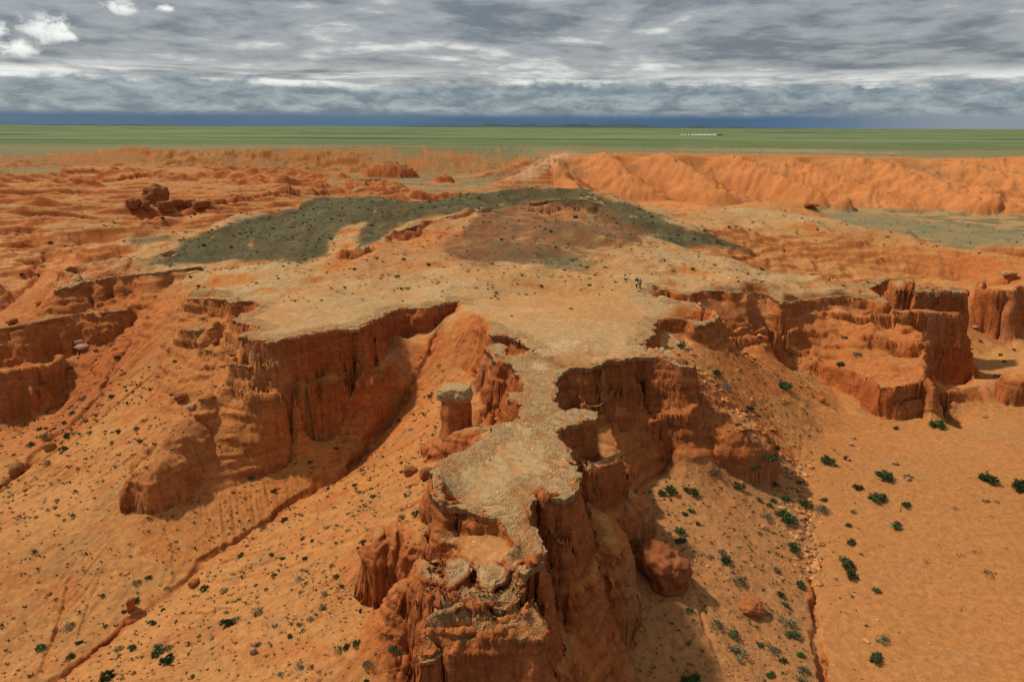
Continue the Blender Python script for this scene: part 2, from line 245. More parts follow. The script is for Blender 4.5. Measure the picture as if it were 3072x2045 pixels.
# rounded rock: (u, v|None, z, y, rx, ry, rot deg, height, power)
BUMPS = [
 (2150,None,-13,79.5,6.8,4.6,-28,6.4,2.8),(2050,None,-12.0,82.5,5.0,3.8,0,6.8,2.4),(1372,None,-8.6,71.6,3.4,2.6,0,3.0,1.6),(1450,None,-8.4,69.2,5,1.7,-10,4.0,2),
 (1955,None,-12,80.5,3.0,3.0,0,7.5,2.6),(1830,None,-12,78,3.2,3.6,0,7.2,2.6),(1800,None,-12,69,3.6,4,20,5.6,2.2),(1840,None,-12.8,64,3.4,4.6,20,5.2,2.0),(1790,None,-13.5,56,3.0,6.5,12,6.4,2.0),(1500,None,-8.2,67.5,3.4,1.3,-12,4.2,2.2),
 (1150,None,-12.2,52.8,1.7,2.5,10,5.6,3.0),(1212,None,-12,52.8,1.6,2.4,10,5.9,3.0),(1275,None,-12,51.5,2.3,3.2,10,6.6,2.6),(1300,None,-12,47,2.0,3.5,10,6.5,2.4),
 (565,None,-15,80.5,4.4,6.2,-35,6.6,1.8),(505,None,-15.6,76,3.4,4.8,-35,5.0,1.8),(640,None,-14,84,3.2,3.5,0,7.2,2.2),
 (1005,None,-13.5,88.3,2.6,2.4,0,8.2,2.6),(760,None,-13,87.5,2.8,2.5,0,8.8,2.6),(850,None,-14,87,2.2,2,0,9.2,2.4),(1130,None,-11,93.5,1.6,3,0,6.0,2.2),
 (2920,None,-40,590,24,18,0,11,2.6),(2960,None,-40,620,40,25,0,17,2.0),
 (3045,None,-36,238,20,12,0,26,4.0),
 (3075,None,-12,100.5,4,3,0,3.5,2.4),
 (2530,None,-40,600,11,9,0,5,1.6),
 (1170,None,-20,700,26,18,0,14,1.4),(1090,None,-17,560,16,10,0,6,1.6),(1330,None,-21,640,10,8,0,7,1.5),
]
# sharp little channels: (points (u,v,z), half width m, depth m)
GULLIES = [
 ([(1380,912,105),(1330,960,101),(1305,1003,98),(1288,1074,95),(1222,1169,92.5),(1201,1223,91),(1172,1273,89),(1140,1320,-14.2),(1097,1368,-15),(1035,1426,-15.8),(960,1465,-16.3),(915,1488,-16.6),(800,1560,-17.2),(680,1640,-18),(590,1710,-18.6),(500,1790,-19.2),(400,1860,-19.9),(170,2045,-21.2),(0,2180,-22.2)],.55,1.0),
 ([(1145,1290,-14),(1080,1335,-14.7),(1030,1380,-15.2),(985,1430,-15.8),(945,1465,-16.2)],.5,.6),
 ([(530,895,-3),(497,933,-5),(440,995,-7.4),(414,1016,-8.2),(373,1057,-9.6),(330,1120,-11.3),(298,1190,-13),(249,1244,-14.3),(153,1314,-16),(80,1400,-17.5),(0,1468,-18.6),(-100,1560,-19.5)],.7,1.0),
 ([(470,1150,-10.5),(420,1190,-12),(340,1250,-13.9),(200,1350,-15.8),(90,1440,-17.3),(0,1520,-18.9)],.3,.35),
 ([(455,1440,-14.4),(460,1490,-14.9),(490,1560,-15.9),(520,1640,-17),(517,1730,-18.2)],.22,.35),
 ([(210,1740,-19.2),(180,1850,-20.3),(150,1960,-21.4),(110,2045,-22)],.25,.4),
 ([(320,1700,-18.4),(270,1780,-19),(250,1850,-19.7),(225,1920,-20.3)],.2,.3),
 ([(2384,1400,-14.4),(2420,1530,-15.2),(2441,1667,-16),(2436,1710,-16.2)],.3,.25),
 ([(2436,1740,-16.3),(2433,1760,-16.4),(2450,1852,-16.9),(2441,1906,-17.2),(2474,2029,-17.6),(2490,2120,-17.9)],.45,.8),
 ([(2063,1700,-13.8),(2090,1790,-14.5),(2120,1900,-15.5),(2160,1990,-16.4),(2200,2045,-17)],.3,.3),
 ([(140,735,-9.4),(130,790,-11),(100,850,-12.2),(0,943,-13)],.9,1.0),
 ([(1670,1662,-6),(1769,1772,-9),(1826,1867,-11.5),(1864,1943,-13)],.25,.5),
 ([(1740,1620,-8),(1765,1700,-9.5),(1800,1760,-11)],.2,.4),
 ([(1900,1180,-7),(1925,1250,-9),(1945,1320,-11)],.35,.6),
 ([(1845,1085,-1),(1850,1150,-3),(1880,1210,-5)],.5,1.2),
 ([(1205,1590,-8),(1200,1700,-9),(1215,1790,-10)],.25,.9),
 ([(1072,1070,90.6),(1072,1100,90.2),(1070,1150,90),(1068,1230,89)],1.1,3.0),
 ([(905,1080,86),(890,1180,86)],.5,.9),
]

# ------------------------------------------------------------------ polar grid
NT = 1000
TH0, TH1 = math.radians(-42), math.radians(42)
DT = (TH1 - TH0) / (NT - 1)
R0, R1 = 18.0, 1500.0
NR = int(math.log(R1 / R0) / DT) + 1
th = TH0 + DT * np.arange(NT); lr = math.log(R0) + DT * np.arange(NR)
SX = (np.exp(lr)[:, None] * np.sin(th)[None, :]).astype(F32)
SY = (np.exp(lr)[:, None] * np.cos(th)[None, :]).astype(F32)
log('grid %d x %d' % (NR, NT))
def ij(x, y):
    r = np.hypot(x, y); t = np.arctan2(x, y)
    return (np.log(r) - lr[0]) / DT, (t - TH0) / DT
sumZ = np.zeros((NR, NT), F32); sumW = np.zeros((NR, NT), F32)
def splat(x, y, z, w=1.0):
    i, j = ij(np.asarray(x, float), np.asarray(y, float))
    i = np.rint(i).astype(int); j = np.rint(j).astype(int)
    ok = (i >= 0) & (i < NR) & (j >= 0) & (j < NT)
    np.add.at(sumZ, (i[ok], j[ok]), (np.asarray(z) * w)[ok].astype(F32)); np.add.at(sumW, (i[ok], j[ok]), F32(w))
def dense(pts, rag=0.0, seed=0):
    """resample a polyline so that steps are below the local grid size; columns beyond xyz are interpolated"""
    pts = np.asarray(pts, float); out = []
    for a, b in zip(pts[:-1], pts[1:]):
        L = math.hypot(b[0] - a[0], b[1] - a[1]); cell = DT * math.hypot((a[0] + b[0]) / 2, (a[1] + b[1]) / 2)
        n = max(1, int(L / (cell * 0.6)))
        t = np.arange(n)[:, None] / n
        out.append(a + (b - a) * t)
    out.append(pts[-1:])
    o = np.concatenate(out)
    if rag:
        r = np.hypot(o[:, 0], o[:, 1])
        s = np.minimum(rag, r * .012)
        for k, (lam, am) in enumerate(((3.0, 1.0), (1.1, .5), (.45, .28))):
            o[:, 0] += s * am * pn2(o[:, 0] / lam + 7 + seed, o[:, 1] / lam) * .9
            o[:, 1] += s * am * pn2(o[:, 0] / lam + 57, o[:, 1] / lam + seed) * .9
    return o
def pip(px, py, poly):
    """even-odd test, vectorised over points"""
    ins = np.zeros(px.shape, bool); n = len(poly)
    x0 = poly[:, 0]; y0 = poly[:, 1]
    for k in range(n):
        xa, ya = x0[k], y0[k]; xb, yb = x0[(k + 1) % n], y0[(k + 1) % n]
        if ya == yb: continue
        c = ((ya > py) != (yb > py)) & (px < (xb - xa) * (py - ya) / (yb - ya) + xa)
        ins ^= c
    return ins
def nearest(px, py, seg):
    """distance to an array of dense points (x,y,z,h): returns dist, z, h"""
    best = np.full(px.shape, 1e9, F32); bi = np.zeros(px.shape, np.int32)
    step = max(1, int(4e6 / max(1, len(seg))))
    for s in range(0, len(px), step):
        d = (px[s:s + step, None] - seg[None, :, 0]) ** 2 + (py[s:s + step, None] - seg[None, :, 1]) ** 2
        k = d.argmin(1); bi[s:s + step] = k; best[s:s + step] = np.sqrt(d[np.arange(len(k)), k])
    return best, bi
ALL = {}
RR0 = np.exp(lr).astype(F32)
for name, P in OUTLINES:
    V = np.array([PT(p) + (p[3],) for p in P])
    rag = {'main': .32, 't2': .4, 'prow': .16, 'shelf': .12, 'shelf2': .12, 'mesa': 1.5, 'mesa2': 1.5, 'str': 1.2}.get(name, .28)
    D = dense(np.vstack([V, V[:1]]), rag, len(name))[:-1]
    # a sample is active unless it lies on a span touching a -1 vertex
    act = np.ones(len(D), bool)
    act[D[:, 3] < 0] = False
    ALL[name] = (D, act)
for name, P in OUTLINES:
    D, act = ALL[name]
    area = np.sum(D[:, 0] * np.roll(D[:, 1], -1) - np.roll(D[:, 0], -1) * D[:, 1])
    tx = np.roll(D[:, 0], -3) - np.roll(D[:, 0], 3); ty = np.roll(D[:, 1], -3) - np.roll(D[:, 1], 3)
    ln = np.hypot(tx, ty) + 1e-6
    s = 1 if area > 0 else -1
    nx, ny = s * ty / ln, -s * tx / ln           # outward
    r = np.hypot(D[:, 0], D[:, 1]); cell = r * DT
    a = act
    splat(D[a, 0], D[a, 1], D[a, 2], 4.0)
    for k in (1.0,):
        splat(D[a, 0] - nx[a] * cell[a] * k, D[a, 1] - ny[a] * cell[a] * k, D[a, 2], 4.0)
    drop = a & (D[:, 3] > .25)
    bat = {'t2':.75,'t3':.8,'l2':.45,'l3':.3,'str':.6,'mesa':.5,'mesa2':.5,'lb':.8,'brow':.9,'spine':.8,'nub':.8,'l4':.35,'l5':.4,'b2':.2,'prow':.12,'knob1':.12,'knob2':.12,'butte':.08,'rw':.12}.get(name, .2)
    nn = np.clip(.5 + .9 * pn2(D[:, 0] / 3.1, D[:, 1] / 3.1), 0, 1)
    out = np.maximum(cell * 1.6, .12) + bat * (.35 + 1.3 * nn) * D[:, 3]
    pil = np.clip(pn2(D[:, 0] / 2.6 + 11, D[:, 1] / 2.6) + .2, 0, 1) * np.clip((D[:, 3] - 2.5) / 4, 0, 1) * 1.5
    out = out + pil * (name in ('main', 'rw'))
    for k, fr in ((0.55, .45), (1.0, 1.0), (1.5, 1.06)):
        ox = D[:, 0] + nx * out * k; oy = D[:, 1] + ny * out * k
        ok = drop & ~pip(ox, oy, D)
        if ok.any():
            dd, _ = nearest(ox[ok], oy[ok], D[act])
            idx = np.where(ok)[0][dd > out[ok] * k * .85]
            splat(ox[idx], oy[idx], D[idx, 2] - D[idx, 3] * fr, 1.0)
for name in ('knob1','knob2','butte','stub','t3','prow','shelf','shelf2','mesa','led2','bled'):
    D, act = ALL[name]
    bb = np.where((SX > D[:, 0].min()) & (SX < D[:, 0].max()) & (SY > D[:, 1].min()) & (SY < D[:, 1].max()))
    ins = pip(SX[bb], SY[bb], D)
    a, b = bb[0][ins], bb[1][ins]
    dd, bi = nearest(SX[a, b], SY[a, b], D[::3])
    k = dd > RR0[a] * DT * 2.0
    a, b = a[k], b[k]
    A_ = np.stack([D[:, 0], D[:, 1], np.ones(len(D))], 1); pf = np.linalg.lstsq(A_, D[:, 2], rcond=None)[0]
    zz = pf[0] * SX[a, b] + pf[1] * SY[a, b] + pf[2] + (.12 if name.startswith('knob') else 0)
    f = sumW[a, b] == 0
    sumZ[a[f], b[f]] = (zz[f] * .1).astype(F32); sumW[a[f], b[f]] = .1
for L in LINES:
    D = dense([PT(p) for p in L])
    splat(D[:, 0], D[:, 1], D[:, 2], .25)
M = sumW > 0
Z0 = np.where(M, sumZ / np.maximum(sumW, 1e-9), 0).astype(F32)
M[0, :] = True; Z0[0, :] = -20; M[-1, :] = True; Z0[-1, :] = 0
log('constraints %d' % M.sum())

def solve(Z, M):
    levels = [(Z, M)]
    while min(levels[-1][0].shape) > 24:
        z, m = levels[-1]
        h, w = z.shape; h2, w2 = (h + 1) // 2, (w + 1) // 2
        zp = np.zeros((h2 * 2, w2 * 2), F32); mp = np.zeros((h2 * 2, w2 * 2), F32)
        zp[:h, :w] = z * m; mp[:h, :w] = m
        ws = mp.reshape(h2, 2, w2, 2).sum((1, 3)); zs = zp.reshape(h2, 2, w2, 2).sum((1, 3))
        levels.append(((zs / np.maximum(ws, 1)).astype(F32), ws > 0))
    cur = None
    for li in range(len(levels) - 1, -1, -1):
        z, m = levels[li]
        if cur is None:
            cur = np.where(m, z, z[m].mean())
        else:
            h, w = z.shape
            cur = np.repeat(np.repeat(cur, 2, 0), 2, 1)[:h, :w].copy()
            cur[m] = z[m]
        it = {0: 30, 1: 60, 2: 90}.get(li, 200)
        for _ in range(it):
            p = np.pad(cur, 1, 'edge')
            n = (p[:-2, 1:-1] + p[2:, 1:-1] + p[1:-1, :-2] + p[1:-1, 2:]) * F32(.25)
            cur = np.where(m, z, n)
    return cur
Z = solve(Z0, M)
log('solved')
def blur(A, k):
    for _ in range(k):
        p = np.pad(A, 1, 'edge')
        A = (p[:-2, 1:-1] + p[2:, 1:-1] + p[1:-1, :-2] + p[1:-1, 2:] + 2 * p[1:-1, 1:-1]) / F32(6)
    return A
RR = np.exp(lr)[:, None].astype(F32)
def grad(A):
    gi, gj = np.gradient(A)
    return gi / (RR * DT), gj / (RR * DT)       # radial, tangential slope (m/m)
# soften the creases left by line constraints where the land is gentle
gi, gj = grad(Z); sl = np.hypot(gi, gj)
wl = np.clip(blur((sl > .9).astype(F32), 26) * 7, 0, 1)
Zb = blur(Z, 14); Z = Zb * (1 - wl) + Z * wl
# rounded rock
for (u, v, zb, yy, rx, ry, rot, H, pw) in BUMPS:
    cx, cy, _ = PT((u, None, zb, yy))
    i0, j0 = ij(cx, cy); rm = max(rx, ry) * 1.3 / (math.hypot(cx, cy) * DT)
    a, b = max(0, int(i0 - rm)), min(NR, int(i0 + rm) + 1); c, d = max(0, int(j0 - rm)), min(NT, int(j0 + rm) + 1)
    if a >= b or c >= d: continue
    X = SX[a:b, c:d] - cx; Y = SY[a:b, c:d] - cy
    cr, sr = math.cos(math.radians(rot)), math.sin(math.radians(rot))
    lx = (X * cr + Y * sr) / rx; ly = (-X * sr + Y * cr) / ry
    wob = 1 + .16 * pn2(SX[a:b, c:d] / rx * 1.6, SY[a:b, c:d] / rx * 1.6) + .06 * pn2(SX[a:b, c:d] / rx * 5, SY[a:b, c:d] / rx * 5)
    rho = np.hypot(lx, ly) / wob
    dome = zb + H * np.power(np.clip(1 - rho ** pw, 0, 1), 1 / pw) * (rho < 1) - 2 * (rho >= 1) * 100
    q = Z[a:b, c:d]; k = F32(.35 * min(1, rx / 3))
    h = np.clip(.5 + .5 * (dome - q) / k, 0, 1)
    Z[a:b, c:d] = np.where(rho < 1.0, q + (dome - q) * h + k * h * (1 - h), q)

# ---- erosion detail
gi, gj = grad(blur(Z, 4)); sl = np.hypot(gi, gj)
U, V = to_uv(SX, SY, Z)
farm = sstep(300, 380, RR) * np.ones_like(Z)
# badlands relief far away
bx, by = SX, SY
spur = SX + .6 * SY + 4 * fbm2(SX / 40, SY / 40, 4); spur = spur + 20 * pn2(spur / 95, 0 * spur + 2.2); amp_ = .65 + .7 * pn2(np.floor(spur / 62) * .73 + .31, 0 * spur + 7.7)
tri = np.abs(((spur / 62) % 1) * 2 - 1); tri2 = np.abs(((spur / 27 + 3 * fbm2(SX / 60, SY / 60, 2)) % 1) * 2 - 1)
wall = sstep(-42, -34, Z) * (1 - sstep(-9, -1, Z)) * (SX > 35) * sstep(540, 600, SY) * (1 - sstep(735, 770, SY))
Z = Z + wall * (25 * amp_ * (tri ** .8 - .5) + 1.2 * (tri2 - .5) + 4.5 * (ridged2(SX / 26, SY / 26, 4) - .5) + .7 * fbm2(SX / 6, SY / 6, 3))
lft = sstep(360, 460, SY) * (1 - sstep(800, 835, SY)) * (1 - sstep(0, 45, SX - (SY - 600) * .12)) * sstep(-30, -10, Z * 0 - 10)
bad = (ridged2(SX / 95, SY / 48, 5, .55) * 15 - 6 + 3.5 * (ridged2(SX / 28, SY / 20, 4) - .5)) * (.12 + .88 * sstep(-.1, .35, fbm2(SX / 150 + 3, SY / 75, 3)))
Z = Z + lft * bad * (1 - .7 * sstep(-4, 1, Z))
mid = sstep(152, 200, SY) * (1 - sstep(420, 520, SY)) * sstep(30, 75, -SX - (SY - 150) * .12)
Z = Z + mid * ((ridged2((SX + .3 * SY) / 120 + 9, (SY - .45 * SX) / 34, 4, .45) - .5) * (4 + 5 * sstep(200, 300, SY)) + .8 * fbm2(SX / 12, SY / 12, 3))
# horizontal strata steps on steep red ground
def strat(z, step, sharp):
    q = z / step + .35 * 0
    f = np.floor(q); t = q - f
    return (f + np.clip((t - .5) * sharp + .5, 0, 1)) * step
wz = Z + .5 * fbm2(SX / 9, SY / 9, 3)
smask = np.clip(lft + mid * .9, 0, 1) * sstep(.05, .2, sl)
Z = Z * (1 - .85 * smask) + (strat(wz, 3.1, 6) - (wz - Z)) * .85 * smask
nearm = 1 - sstep(170, 220, RR) * np.ones_like(Z)
gi, gj = grad(blur(Z, 2)); sl = np.hypot(gi, gj)
sm2 = nearm * sstep(.9, 1.5, sl) * (Z < -.9)
wz = Z + .35 * fbm2(SX / 6, SY / 6, 3)
Z = Z * (1 - .30 * sm2) + (strat(wz, 1.15, 2.5) - (wz - Z)) * .30 * sm2
def rawreg(poly, k):
    p_ = np.array(poly, float); o_ = pip(U.ravel(), V.ravel(), p_).reshape(U.shape).astype(F32) * (SY > 18)
    return blur(o_, k)
ledgy = np.clip(rawreg([(2060,985),(2200,960),(2420,915),(2660,925),(2780,1000),(2790,1140),(2640,1150),(2450,1075),(2270,1045),(2150,1060)], 14) + rawreg([(-200,700),(160,700),(420,760),(300,830),(150,890),(330,850),(480,900),(470,1000),(380,1060),(250,1200),(120,1290),(-200,1330)], 14) + rawreg([(2100,690),(2500,700),(3072,780),(3072,850),(2900,860),(2500,850),(2200,780)], 14) + rawreg([(540,905),(700,930),(730,1010),(690,1100),(600,1250),(440,1250),(480,1050)], 14), 0, 1)
wz = Z + .8 * fbm2(SX / 11, SY / 7, 4)
lz = strat(wz, 1.25, 4) - (wz - Z)
Z = Z + ledgy * (.55 * (lz - Z) + .35 * fbm2(SX / 3.2, SY / 3.2, 4) + .5 * (ridged2(SX / 8, SY / 8, 4) - .5))
log('strata')
# rills that follow the fall line: noise smeared along the gradient
def lic(step, reach, seed, blob):
    zc = blur(Z, 3)[::step, ::step]; h, w = zc.shape
    g1, g2 = np.gradient(zc); n = np.sqrt(g1 * g1 + g2 * g2) + 1e-6
    g1 = blur(g1 / n, 2); g2 = blur(g2 / n, 2); n = np.sqrt(g1 * g1 + g2 * g2) + 1e-6; g1 /= n; g2 /= n
    N = np.random.RandomState(seed).uniform(-1, 1, (h, w)).astype(F32); N = blur(N, blob)
    N /= N.std()
    acc = N.copy(); I, J = np.meshgrid(np.arange(h, dtype=F32), np.arange(w, dtype=F32), indexing='ij')
    for sg in (1, -1):
        a, b = I.copy(), J.copy()
        for _ in range(reach):
            ai = np.clip(np.rint(a), 0, h - 1).astype(np.int32); bj = np.clip(np.rint(b), 0, w - 1).astype(np.int32)
            a = np.clip(a + sg * g1[ai, bj], 0, h - 1); b = np.clip(b + sg * g2[ai, bj], 0, w - 1)
            acc += N[np.rint(a).astype(np.int32), np.rint(b).astype(np.int32)]
    acc /= acc.std()
    if step > 1:
        i = np.clip(np.arange(NR) / step, 0, h - 1.001); j = np.clip(np.arange(NT) / step, 0, w - 1.001)
        i0 = i.astype(int); j0 = j.astype(int); fi = (i - i0)[:, None].astype(F32); fj = (j - j0)[None, :].astype(F32)
        A = acc[i0][:, j0]; B = acc[i0 + 1][:, j0]; C_ = acc[i0][:, j0 + 1]; D_ = acc[i0 + 1][:, j0 + 1]
        acc = (A * (1 - fi) + B * fi) * (1 - fj) + (C_ * (1 - fi) + D_ * fi) * fj
    return acc.astype(F32)
licA = lic(1, 22, 1, 1); licB = lic(3, 26, 2, 1)
log('rills')
rill = np.clip(-np.abs(licA) + .5, -1, .5)
slm = sstep(.12, .4, sl)
cellw = RR * DT
rough = .12 + .88 * sstep(-.1, .5, fbm2(SX / 11 + 5, SY / 11, 4))
Z = Z + slm * (1 - sstep(-2.6, -1.2, Z) * (RR < 230)) * (1 - .85 * sstep(.9, 1.6, sl)) * (1 - .5 * farm) * np.minimum(cellw, .8) * (.55 * licA * rough - 1.3 * sstep(.8, 2.0, -licA) * (.25 + .75 * rough) + 1.5 * np.minimum(licB, .6) * (.35 + .65 * rough))
# sharp channels
for pts, hw, dp in GULLIES:
    D = dense([PT(p) for p in pts]); 
    D[:, 0] += 1.2 * hw * pn2(D[:, 0] / 2.5, D[:, 1] / 2.5) + .5 * hw * pn2(D[:, 0] / .7, D[:, 1] / .7)
    D[:, 1] += 1.2 * hw * pn2(D[:, 0] / 2.5 + 40, D[:, 1] / 2.5) + .5 * hw * pn2(D[:, 0] / .7 + 9, D[:, 1] / .7)
    D = D[::2]
    i, j = ij(D[:, 0], D[:, 1])
    rr = np.hypot(D[:, 0], D[:, 1]); pad = 2.2 * hw / (rr * DT) + 1
    near = np.zeros((NR, NT), bool)
    for a, b, q in zip(i, j, pad):
        near[max(0, int(a - q)):max(0, int(a + q) + 1), max(0, int(b - q)):max(0, int(b + q) + 1)] = True
    ii, jj = np.where(near)
    if not len(ii): continue
    dd, bi = nearest(SX[ii, jj], SY[ii, jj], D)
    var = .65 + .7 * pn2(SX[ii, jj] / 4, SY[ii, jj] / 4)
    prof = np.clip(1 - (dd / (hw * (1 + .4 * pn2(SX[ii, jj] / 3 + 3, SY[ii, jj] / 3)))) ** 1.6, 0, 1)
    Z[ii, jj] -= dp * prof * var
# ground swell and grain
flat = 1 - sstep(.3, .9, sl)
slb0 = np.hypot(*grad(blur(Z, 3)))
swell = ridged2(SX / 34 + 4.3, (SY + .25 * SX) / 21, 3, .4)
upl = sstep(100, 125, RR) * (1 - sstep(215, 240, RR)) * (Z > -4)
Z += upl * flat * (1 - np.clip(blur((slb0 > .8).astype(F32), 30) * 5, 0, 1)) * (3.0 * (swell - .5) + .4 * fbm2(SX / 6, SY / 6, 3))
Z += flat * sstep(60, 90, RR) * .30 * fbm2(SX / 13, SY / 13, 4) * (1 - sstep(.0, 1., (U > 2400) & (V > 1230)))
Z += (.05 + .06 * (Z < -3)) * fbm2(SX / 1.3, SY / 1.3, 4) * (1 - .88 * ((U > 2440) & (V > 1240)))
Z += (.08 + .27 * sstep(450, 650, RR)) * sstep(250, 400, RR) * fbm2(SX / 12, SY / 12, 4) * (1 - sstep(840, 900, RR))
# dips of the plain before the horizon
Z += sstep(880, 1100, RR) * (1 - sstep(1300, 1480, RR)) * .6 * fbm2(SX / 90, SY / 30, 3)
Z = Z.astype(F32)
log('relief')

# ------------------------------------------------------------------ colours of the ground (material, with painted cloud shadow and gully shade)
def P3(*c): return np.array([((x / 255.) ** 2.2) for x in c], F32)
ALB = .92
TAN = np.array([.47, .275, .118], F32); TANG = np.array([.44, .30, .148], F32)
ORA = np.array([.49, .205, .058], F32); RED = np.array([.36, .100, .028], F32)
RED2 = np.array([.45, .143, .038], F32); BRT = np.array([.56, .215, .068], F32)
SAND = np.array([.46, .190, .058], F32); GRV = np.array([.38, .185, .072], F32)
HILL = np.array([.088, .082, .040], F32); GRN = np.array([.115, .165, .058], F32); GRN2 = np.array([.215, .185, .09], F32)
PALE = np.array([.58, .36, .19], F32)
gi, gj = grad(blur(Z, 1)); slope = np.hypot(gi, gj)
slb = np.hypot(*grad(blur(Z, 5)))
n1 = fbm2(SX / 22, SY / 22, 4); n2 = fbm2(SX / 3.5, SY / 3.5, 4); n3 = fbm2(SX / .8, SY / .8, 3)
U, V = to_uv(SX, SY, Z)
wu = U + 26 * fbm2(SX / 9, SY / 9, 4); wv = V + 12 * fbm2(SX / 9 + 8, SY / 9, 4)
def region(poly, soft=2):
    p = np.array(poly, float)
    bb = (wu > p[:, 0].min()) & (wu < p[:, 0].max()) & (wv > p[:, 1].min()) & (wv < p[:, 1].max()) & (SY > 18)
    out = np.zeros((NR, NT), F32); idx = np.where(bb)
    out[idx] = pip(wu[idx], wv[idx], p)
    return blur(out, soft)
def mix(C, K, m):
    m = np.clip(m, 0, 1)[..., None]
    return C * (1 - m) + K * m
C = np.ones((NR, NT, 3), F32) * ORA
# everything gentle and high is gravelly tan
up = sstep(-4.5, -1.2, Z) * (1 - sstep(.25, .6, slb)) * (RR < 230) * (RR > 36)
C = mix(C, TAN * .4 + ORA * .6, .45 * (1 - sstep(.3, .7, slb)))
C = mix(C, TAN, up)
C = mix(C, ORA * .75 + TAN * .25, up * (1 - sstep(.25, .55, swell + .12 * n2)) * .45 * (RR > 95))
C = mix(C, TANG, up * sstep(-.1, .6, n1 + .8 * (swell - .5)) * .55)
C = mix(C, ORA, up * sstep(.0, .5, -n1) * .35)
C = mix(C, TAN, region([(165,866),(245,845),(330,830),(460,817),(600,803),(640,788),(560,775),(450,790),(300,812)], 2) * .7)
# the left slopes: sandy orange, rills redder
C = mix(C, RED2, sstep(.45, .95, slb + .15 * n2) )
C = mix(C, RED, sstep(1.2, 2.4, slb + .3 * n2) * .8)
C = mix(C, RED, (RR < 300) * sstep(.3, 1.4, -licB) * slm * .5 * (1 - sstep(.8, 1.3, slb)))
C = mix(C, RED2, (RR < 150) * (Z < -3) * sstep(.1, .55, fbm2(SX / 9 + 70, SY / 5, 4)) * (1 - sstep(.9, 1.4, slb)) * .6)
C = mix(C, GRV * .85, (RR < 150) * (Z < -3) * sstep(.15, .55, fbm2(SX / 7 + 30, SY / 7, 4)) * (1 - sstep(.9, 1.4, slb)) * .5)
C = mix(C, RED * 1.05, (RR < 260) * sstep(.5, 1.6, -licA) * slm * (.3 + .7 * rough) * .55 * (1 - sstep(.8, 1.3, slb)))
C = mix(C, RED2 * .95, ledgy * .75 * sstep(.16, .42, slb))
C = mix(C, TAN, mid * (1 - sstep(.12, .35, slope)) * .7); C = mix(C, RED2, mid * sstep(.3, .7, slope) * .8)
C = mix(C, PALE, (RR < 300) * sstep(.6, 1.8, licB) * slm * .14)
C = mix(C, RED2 * .5 + ORA * .5, region([(480,880),(700,900),(740,1000),(1060,1270),(1200,1100),(1280,1010),(1180,1270),(900,1500),(560,1740),(430,1640),(380,1400),(470,1150)], 10) * (Z < -1.5) * .75)
C = mix(C, GRV, (RR < 120) * sstep(.2, .7, n2) * (1 - sstep(.5, .9, slb)) * (Z < -4) * .5)
right = region([(2003,1050),(2384,1400),(2441,1667),(2433,1750),(2474,2045),(2450,2200),(1880,2200),(1862,1800),(1930,1500),(1990,1400),(2050,1340),(2160,1400),(2280,1350),(2200,1250)])
C = mix(C, GRV * .7 + RED2 * .3, right * .7)
C = mix(C, RED2, region([(2100,990),(2450,960),(2660,920),(2780,1000),(2780,1140),(2640,1160),(2450,1080),(2270,1040),(2400,1150),(2550,1250),(2440,1260),(2200,1120)]) * .55)
C = mix(C, RED2 * .55 + RED * .45, region([(1990,1120),(2090,1150),(2200,1250),(2262,1330),(2230,1380),(2150,1402),(2040,1355),(1990,1400),(1930,1390),(1880,1250)], 2) * .8)
C = mix(C, SAND, region([(2395,1395),(2460,1680),(2450,1750),(2490,2045),(2500,2300),(3500,2300),(3500,1210),(2801,1215),(2640,1252),(2549,1242),(2480,1200),(2300,1180)], 3))
hl = (Z > -4.4) * (RR < 76) * (1 - sstep(.5, 1.2, slb)) * sstep(76, 66, -(-RR)) if False else (Z > -4.6) * (1 - sstep(68, 76, RR)) * (1 - sstep(.8, 1.6, slb)) * (np.abs(SX) < 9)
tt_ = sstep(-.1, .5, fbm2(SX / 2.2, SY / 2.2, 4))[..., None]
C = C * (1 - hl[..., None]) + ((TANG * .45 + TAN * .55) * (1 - tt_) + GRV * 1.15 * tt_) * hl[..., None]
C = mix(C, GRV * .8, region([(1840,1640),(2080,1600),(2200,2000),(2250,2300),(1800,2300)]) * .0)
# far: mixed badlands
far_or = sstep(230, 330, RR) * (1 - sstep(820, 850, SY))
C = mix(C, ORA * .9, far_or * .5)
C = mix(C, RED2, far_or * sstep(.0, .6, -n1 + .2) * .6)
C = mix(C, TAN * .97, far_or * (1 - sstep(.1, .28, slope)) * (.8 - .5 * sstep(380, 480, RR)))
C = mix(C, TANG * .9, far_or * (1 - sstep(.06, .2, slope)) * sstep(0, .4, n1) * .6)
C = mix(C, GRN2 * .8, far_or * (1 - sstep(.06, .22, slope)) * sstep(-.1, .4, n1) * .7)
C = mix(C, RED, far_or * sstep(.32, .8, slope))
C = mix(C, BRT, wall * .9 + 0); C = mix(C, RED2, wall * sstep(.42, .1, tri) * .75 if False else wall * (1 - sstep(.08, .4, tri)) * .7); C = mix(C, GRN2, wall * (1 - sstep(.1, .5, tri)) * sstep(-22, -8, Z) * .6)  # gullies get a darker red as painted shade, green higher up
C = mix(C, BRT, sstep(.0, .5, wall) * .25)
vf = (1 - sstep(-38.5, -36.5, Z)) * (SX > 30) * (SY > 200)
C = mix(C, TAN * .85, vf); C = mix(C, GRN2 * .75, vf * sstep(-.2, .3, n1 + .3 * n2) * .9)
